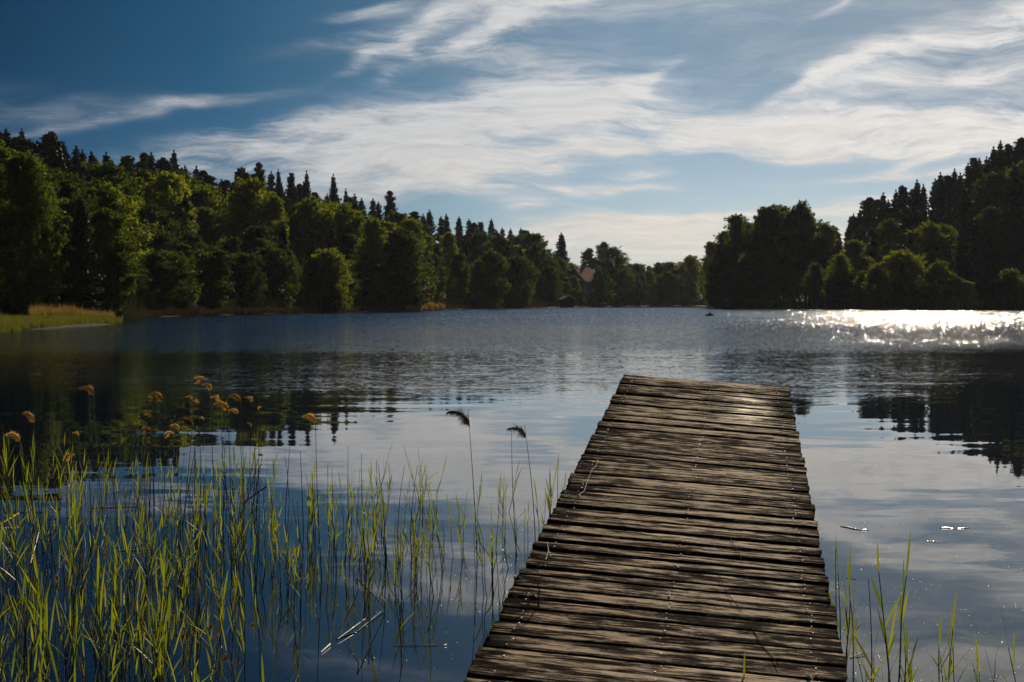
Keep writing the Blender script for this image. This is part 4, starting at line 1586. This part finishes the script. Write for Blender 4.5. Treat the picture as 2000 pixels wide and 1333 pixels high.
PL = [
    (182, 752, 200, 1000, .14, 'dead reed whose bushy split brown head stands highest at the far left', 0, -1),
    (66, 806, 78, 1010, .13, 'dead reed with a large brown head left of the split highest one', 0, -1),
    (36, 842, 48, 1015, .13, 'dead reed with a drooping feathery brown head, second from the left border', 0, -1),
    (6, 832, 2, 1020, .07, 'dead reed with a thin hooked head at the left border', 1, -1),
    (128, 886, 108, 1020, .10, 'dead reed with a low brown head bent right above the green leaves', 0, 1),
    (154, 842, 160, 1010, .06, 'dead reed with a tiny pale tip over the dark reflection at left', 0, -1),
    (276, 835, 285, 1040, .09, 'dead reed with a knobbly light tan head in front of the dark reflection', 0, 1),
    (294, 806, 300, 1010, .07, 'dead reed with a small round brown head between two larger ones', 0, -1),
    (316, 766, 336, 1030, .12, 'dead reed with a broad golden head and an upright pale tip', 0, -1),
    (297, 772, 302, 985, .05, 'dead reed with a small thin head left of the broad golden one', 0, -1),
    (322, 842, 318, 1020, .09, 'dead reed with an arched tan head bent to the right, low in the bed', 0, 1),
    (349, 826, 350, 1020, .09, 'dead reed with a slim head beside the tall feathery one', 0, -1),
    (374, 810, 376, 1030, .17, 'dead reed with the longest feathery one-sided head', 1, -1),
    (380, 732, 360, 1000, .12, 'dead reed with the topmost curled golden head', 0, 1),
    (412, 748, 420, 990, .10, 'dead reed with a fluffy brown head just right of the topmost one', 0, -1),
    (375, 772, 378, 985, .06, 'dead reed with a short upright head under the topmost one', 0, -1),
    (388, 780, 392, 985, .06, 'dead reed with a faint rounded head under the topmost one', 0, -1),
    (428, 772, 436, 1010, .09, 'dead reed with a pale drooping head left of the densest golden cluster', 0, -1),
    (444, 782, 452, 1040, .12, 'dead reed with a dense golden head in the middle of the right cluster', 0, -1),
    (468, 768, 476, 1060, .10, 'dead reed with a pale upright tip on the right of the cluster', 0, -1),
    (464, 796, 474, 1050, .08, 'dead reed with a ragged head hanging low in the right cluster', 0, -1),
    (493, 774, 496, 1000, .07, 'dead reed with a small hooked head right of the cluster', 0, -1),
    (503, 794, 500, 1000, .045, 'dead reed with a tiny leaning pale head, rightmost over the dark reflection', 0, 1),
    (491, 826, 494, 1010, .05, 'dead reed with a slim pale seed head below the small hooked one', 0, -1),
    (398, 814, 402, 1010, .045, 'dead reed with a slim short head between the clusters', 0, -1),
    (616, 806, 628, 1130, .10, 'dead reed with a single golden head standing alone in the middle of the water', 0, -1),
    (914, 800, 932, 1100, .19, 'tall dark reed with three one-sided drooping heads left of the jetty', 1, -1),
    (1024, 830, 1046, 1110, .14, 'tall dark reed with a thin hooked feathery head nearest the jetty', 1, -1),
]
for (px, py, bx, by, sz, lb, dk, dr) in PL:
    plumed(px, py, bx, by, sz, lb, bool(dk), 1, dr)
BL = [
    (999, 842, 1008, 1075, 'bare dark stalk between the two tall plumed reeds left of the jetty'),
    (1091, 888, 1092, 1058, 'bare straight stalk beside the jetty edge'),
    (680, 872, 684, 1080, 'bare thin stalk with a bent tip left of centre'),
    (706, 885, 716, 1120, 'bare thin stalk with a leaning tip right of the bent one'),
    (738, 905, 752, 1110, 'bare stalk rising behind the middle clump, leftmost'),
    (790, 910, 778, 1090, 'bare stalk leaning right in the middle clump'),
    (816, 908, 804, 1100, 'bare stalk leaning right, right of the other leaning one'),
    (648, 915, 652, 1060, 'short bent bare stalk near the lone golden head'),
    (1075, 925, 1076, 1060, 'thin bare stalk inside the tuft by the jetty'),
    (440, 930, 452, 1180, 'bare dark stalk among the green leaves under the right plume cluster'),
    (505, 900, 500, 1150, 'bare dark stalk at the right side of the plume cluster'),
    (350, 950, 352, 1190, 'bare dark stalk standing in the thick of the left bed'),
    (1696, 1130, 1700, 1420, 'bare brown stalk beside the pair of reeds right of the jetty'),
    (1632, 1072, 1640, 1365, 'tall brown tipped stalk closest to the right edge of the jetty'),
]
for (px, py, bx, by, lb) in BL:
    plumed(px, py, bx, by, .1, lb, style=0)


# dark leafless stems crowding the left bed
lab = 'thin dark leafless stem standing in the thick reed bed at the left'
proto_s = None
for k in range(70):
    px = rr.uniform(-20, 600)
    py = rr.uniform(975, 1330)
    if rr.random() > density(px, py):
        continue
    p = on_water(px, py)
    if proto_s is None:
        mb = MB()
        mb.tube([(0, 0, -.15), (.004, 0, .1), (-.004, .003, .25), (.006, 0, .42)], [.003, .003, .0026, .0016], 5)
        proto_s = mb.build('dead_stalk', M['deadstem'], smooth=True)
        o = proto_s
    else:
        o = proto_s.copy()
        COL.objects.link(o)
    o.location = p
    o.scale = (1, 1, rr.uniform(.7, 1.5))
    o.rotation_euler = (rr.gauss(0, .09), rr.gauss(0, .12), rr.uniform(0, 6.28))
    tag(o, lab, 'reed stalk', 'dark leafless stems in the left reed bed')


# bent and floating stalks
def stalk(name, pts, rad, material, label, cat='stalk', n=5):
    P0 = Vector(pts[0])
    mb = MB()
    mb.tube([Vector(p) - P0 for p in pts], rad, n)
    o = mb.build(name, material, smooth=True)
    o.location = P0
    tag(o, label, cat)
    return o


def scrap(pts, wd, label, cat='floating scrap'):
    """flat curled shred lying on the water"""
    P0 = Vector(pts[0])
    mb = MB()
    rs = random.Random(len(label) * 13 + int(P0.x * 100))
    K = 8
    P = []
    for i in range(K + 1):
        f = i / K * (len(pts) - 1)
        j = min(int(f), len(pts) - 2)
        P.append(Vector(pts[j]).lerp(Vector(pts[j + 1]), f - j) - P0)
    d = (P[-1] - P[0]).normalized()
    sd_ = Vector((-d.y, d.x, 0))
    rows = []
    for i, p in enumerate(P):
        w_ = wd * (.35 + .65 * math.sin(math.pi * (i + .6) / (K + 1.2))) * rs.uniform(.7, 1.25)
        zz = rs.uniform(.001, .004)
        rows.append([p - sd_ * w_ + Vector((0, 0, zz)), p + Vector((0, 0, zz + wd * .35)), p + sd_ * w_ + Vector((0, 0, zz + .002)), p + Vector((0, 0, -.002))])
    b0 = mb.quad_grid(rows)
    mb.f.append((b0, b0 + 1, b0 + 2, b0 + 3))
    n_ = len(mb.v)
    mb.f.append((n_ - 1, n_ - 2, n_ - 3, n_ - 4))
    o = mb.build('floating_scrap', M['fluff'], smooth=True)
    o.location = P0
    tag(o, label, cat)
    return o


def W3(px, py, z=0.0):
    return on_water(px, py, z)


b0 = W3(658, 1250)
stalk('broken_reed', [W3(658, 1252, -.03), at(700, 1155, W3(690, 1225).y), at(697, 1131, W3(690, 1225).y), at(750, 1184, W3(750, 1195).y), W3(750, 1190, .01), W3(700, 1232, .004), W3(656, 1251, .0)], .0028, M['deadstem'], 'dark broken reed folded into a triangle on the water left of the jetty', 'broken reed')
stalk('pale_straw', [W3(660, 1248, .012), W3(690, 1226, .016), W3(713, 1209, .012)], [.001, .0024, .002], M['fluff'], 'shiny white straw lying inside the folded broken reed', 'straw')
stalk('pale_straw', [W3(627, 1274, .006), W3(645, 1258, .008)], [.0015, .0035], M['fluff'], 'short bright straw floating left of the broken reed', 'straw')
stalk('pale_straw', [W3(768, 1261, .003), W3(812, 1261, .004), W3(856, 1260, .003)], .0016, M['grass'], 'thin yellow straw floating flat below the middle reeds', 'straw')
stalk('pale_straw', [W3(867, 1261, .004), W3(872, 1259, .006)], [.003, .004], M['fluff'], 'white fleck at the right end of the thin yellow straw', 'straw')
scrap([W3(1643, 1029), W3(1656, 1031), W3(1668, 1034)], .016, 'bright white feather like scrap, left half of the pair right of the jetty')
scrap([W3(1669, 1034), W3(1682, 1036), W3(1696, 1036)], .012, 'bright white scrap, right half of the pair right of the jetty')
scrap([W3(1836, 1032), W3(1852, 1032), W3(1864, 1034)], .012, 'bright white scrap far out on the right water, left of two')
scrap([W3(1867, 1033), W3(1880, 1033), W3(1893, 1032)], .011, 'bright white scrap far out on the right water, right of two')
scrap([W3(1806, 1059), W3(1818, 1059)], .008, 'dim short scrap between the two bright pairs, left half')
scrap([W3(1821, 1059), W3(1831, 1059)], .008, 'dim short scrap between the two bright pairs, right half')
scrap([W3(1580, 1016), W3(1598, 1019)], .008, 'small pale scrap touching the right edge of the jetty')
stalk('pale_straw', [W3(1660, 1284, .004), W3(1690, 1274, .01)], .0028, M['straw'], 'pale bent straw between the reeds right of the jetty', 'straw')
stalk('pale_straw', [W3(1652, 1130, .30), W3(1672, 1132, .30)], .0025, M['straw'], 'pale leaf tip caught on the tall reed right of the jetty', 'straw')
stalk('floating_reed_stalk', [W3(180, 992, .004), W3(270, 989, .006)], .004, M['deadstem'], 'dark floating stem lying flat across the left reed bed, upper', 'stem')
stalk('floating_reed_stalk', [W3(20, 1000, .004), W3(85, 1001, .006)], .004, M['deadstem'], 'dark floating stem near the left border', 'stem')
stalk('floating_reed_stalk', [W3(220, 1076, .004), W3(300, 1073, .006)], .0035, M['deadstem'], 'dark floating stem lying flat across the left reed bed, lower', 'stem')
stalk('floating_reed_stalk', [W3(520, 950, .004), W3(470, 985, .006)], .0035, M['deadstem'], 'dark slanting stem floating under the plume cluster', 'stem')
stalk('pale_straw', [W3(8, 1020, .02), W3(36, 1003, .05)], [.004, .006], M['plume'], 'tan fallen seed head on the water at the left border', 'fallen seed head')
stalk('pale_straw', [W3(60, 1100, .02), W3(76, 1040, .03)], .003, M['straw'], 'pale slanting straw in the thick left reeds', 'straw')

# stems poking up through the deck and their cord
for (bx, by, tx, ty, lb) in [(1051, 1188, 1044, 1124, 'tall brown twig sticking up through a gap near the left edge of the deck'), (1029, 1188, 1027, 1160, 'short brown twig beside the tall one on the left edge of the deck')]:
    b = on_deck(bx, by)
    tp = at(tx, ty, b.y)
    md = b.lerp(tp, .6) + Vector((.012, 0, 0))
    stalk('twig', [b - Vector((0, 0, .08)), b, md, tp], [.003, .003, .0026, .002], M['deadstem'], lb, 'twig')


def lying(name, px_list, rad, material, label, cat, lift=.006, beads=False):
    PA, wv, lv, nv, ts = JET
    pts = [on_deck(x, y) + nv * lift for x, y in px_list]
    P0 = pts[0]
    mb = MB()
    mb.tube([p - P0 for p in pts], rad, 5)
    if beads:
        rb = random.Random(4)
        for i in range(len(pts) - 1):
            for k in range(5):
                c = pts[i].lerp(pts[i + 1], (k + rb.random()) / 5) - P0 + wv * rb.uniform(-.006, .006)
                r_ = rb.uniform(.0012, .003)
                rows = [[c + (wv * math.cos(a * math.pi / 3) + lv * math.sin(a * math.pi / 3)) * r_ * q + nv * r_ * z for a in range(6)] for q, z in ((.3, -1), (1, 0), (.3, 1))]
                mb.quad_grid(rows)
    o = mb.build(name, material)
    o.location = P0
    tag(o, label, cat)
    return o


lying('cord', [(1168, 900), (1165, 911), (1155, 922), (1150, 935), (1146, 944), (1143, 956), (1140, 963), (1133, 967), (1127, 968)], .0007, M['rope'], 'thin beaded white thread hanging along the left edge of the deck', 'thread', .006, True)
lying('cord', [(1069, 1062), (1071, 1078), (1068, 1088), (1066, 1096)], .0010, M['rope'], 'short pale thread by the left edge of the deck above the twigs', 'thread')
lying('cord', [(1040, 1105), (1052, 1110), (1058, 1106)], .0016, M['rope'], 'curled pale thread just above the tall twig', 'thread')
lying('crumpled_leaf', [(1036, 1168), (1042, 1166), (1047, 1172)], [.003, .005, .002], M['straw'], 'small curled white leaf between the two twigs on the deck', 'leaf', .01)
lying('pale_straw', [(1571, 1316), (1580, 1326), (1586, 1332)], [.002, .006, .003], M['straw'], 'bright straw on the deck at the bottom edge near the right side', 'straw', .008)
lying('cord', [(1425, 1050), (1432, 1066), (1442, 1080), (1447, 1096), (1450, 1102)], .0016, M['blackstring'], 'dark string lying on the middle of the deck, upper piece', 'string')
lying('cord', [(1403, 1118), (1410, 1143), (1425, 1168), (1448, 1196)], .0016, M['blackstring'], 'dark string lying slantwise on the middle of the deck', 'string')
lying('cord', [(1466, 1228), (1476, 1243), (1492, 1270), (1506, 1284), (1520, 1302)], .0018, M['blackstring'], 'dark string lying slantwise near the right bottom of the deck', 'string')
# sprout between planks
b = on_deck(1453, 1322)
root = empty('grass_sprout', b)
tag(root, 'tiny green sprout growing from a gap in the deck at the bottom', 'sprout')
mb = MB()
blade_mesh(mb, (0, 0, -.03), (.02, 0, 1), (1, .2, 0), .12, .007, .2, rr)
mb.build('leaf', M['reedleaf'], root)
mb = MB()
blade_mesh(mb, (.004, 0, -.03), (.25, .1, 1), (.2, 1, 0), .09, .006, .3, rr)
mb.build('leaf', M['reedleaf'], root)


# pollen and seed fluff on the calm water
def specks():
    r = np.random.default_rng(9)
    V, Fq = [], []
    pts = []
    for _ in range(520):
        px = r.uniform(1560, 2080)
        py = r.uniform(1000, 1380) ** 1.0
        if r.random() < .15:
            px, py = r.uniform(560, 1040), r.uniform(1060, 1330)
        elif r.random() < .1:
            px = r.normal(1010, 45)
            py = r.normal(1085, 16)
        pts.append((px, py))
    for k in range(70):
        c = [(870, 1076), (890, 1082), (940, 1084), (1022, 1036), (1040, 1036), (995, 1135), (1000, 1122)][k % 7]
        pts.append((c[0] + r.normal(0, 7), c[1] + r.normal(0, 2.2)))
    for (px, py) in pts:
        p = on_water(px, py)
        if p.y < 2:
            continue
        s = r.uniform(.0012, .0034) * (1.0 + .6 * (r.random() < .08))
        m = 6
        b = len(V)
        a0 = r.uniform(0, 6)
        for j in range(m):
            a = a0 + j * 2 * np.pi / m
            q = s * r.uniform(.7, 1.3)
            V.append((p.x + math.cos(a) * q, p.y + math.sin(a) * q, .0015))
        V.append((p.x, p.y, .0015 + s * .8))
        for j in range(m):
            Fq.append((b + j, b + (j + 1) % m, b + m))
    o = mesh_np('floating_specks', V, Fq, M['straw'])
    tag(o, 'pale pollen specks and seed fluff floating on the calm water', 'specks', kind='stuff')


specks()
for i, (root, kids) in enumerate(RP):
    if i not in RU:
        for q in kids:
            bpy.data.objects.remove(q)
        bpy.data.objects.remove(root)
print('trees', TREE_N, 'reeds', NREED)


def haze():
    m, t = mat('lake air')
    pv = t.n('ShaderNodeVolumePrincipled', {'Color': (.80, .86, 1.0, 1), 'Density': .00004, 'Anisotropy': .3})
    t.n('ShaderNodeOutputMaterial', {'Volume': pv.outputs[0]})
    mb = MB()
    mb.box((-3050, -1550, -4), (3050, 4550, 60))
    o = mb.build('haze', m)
    tag(o, kind='stuff')


haze()
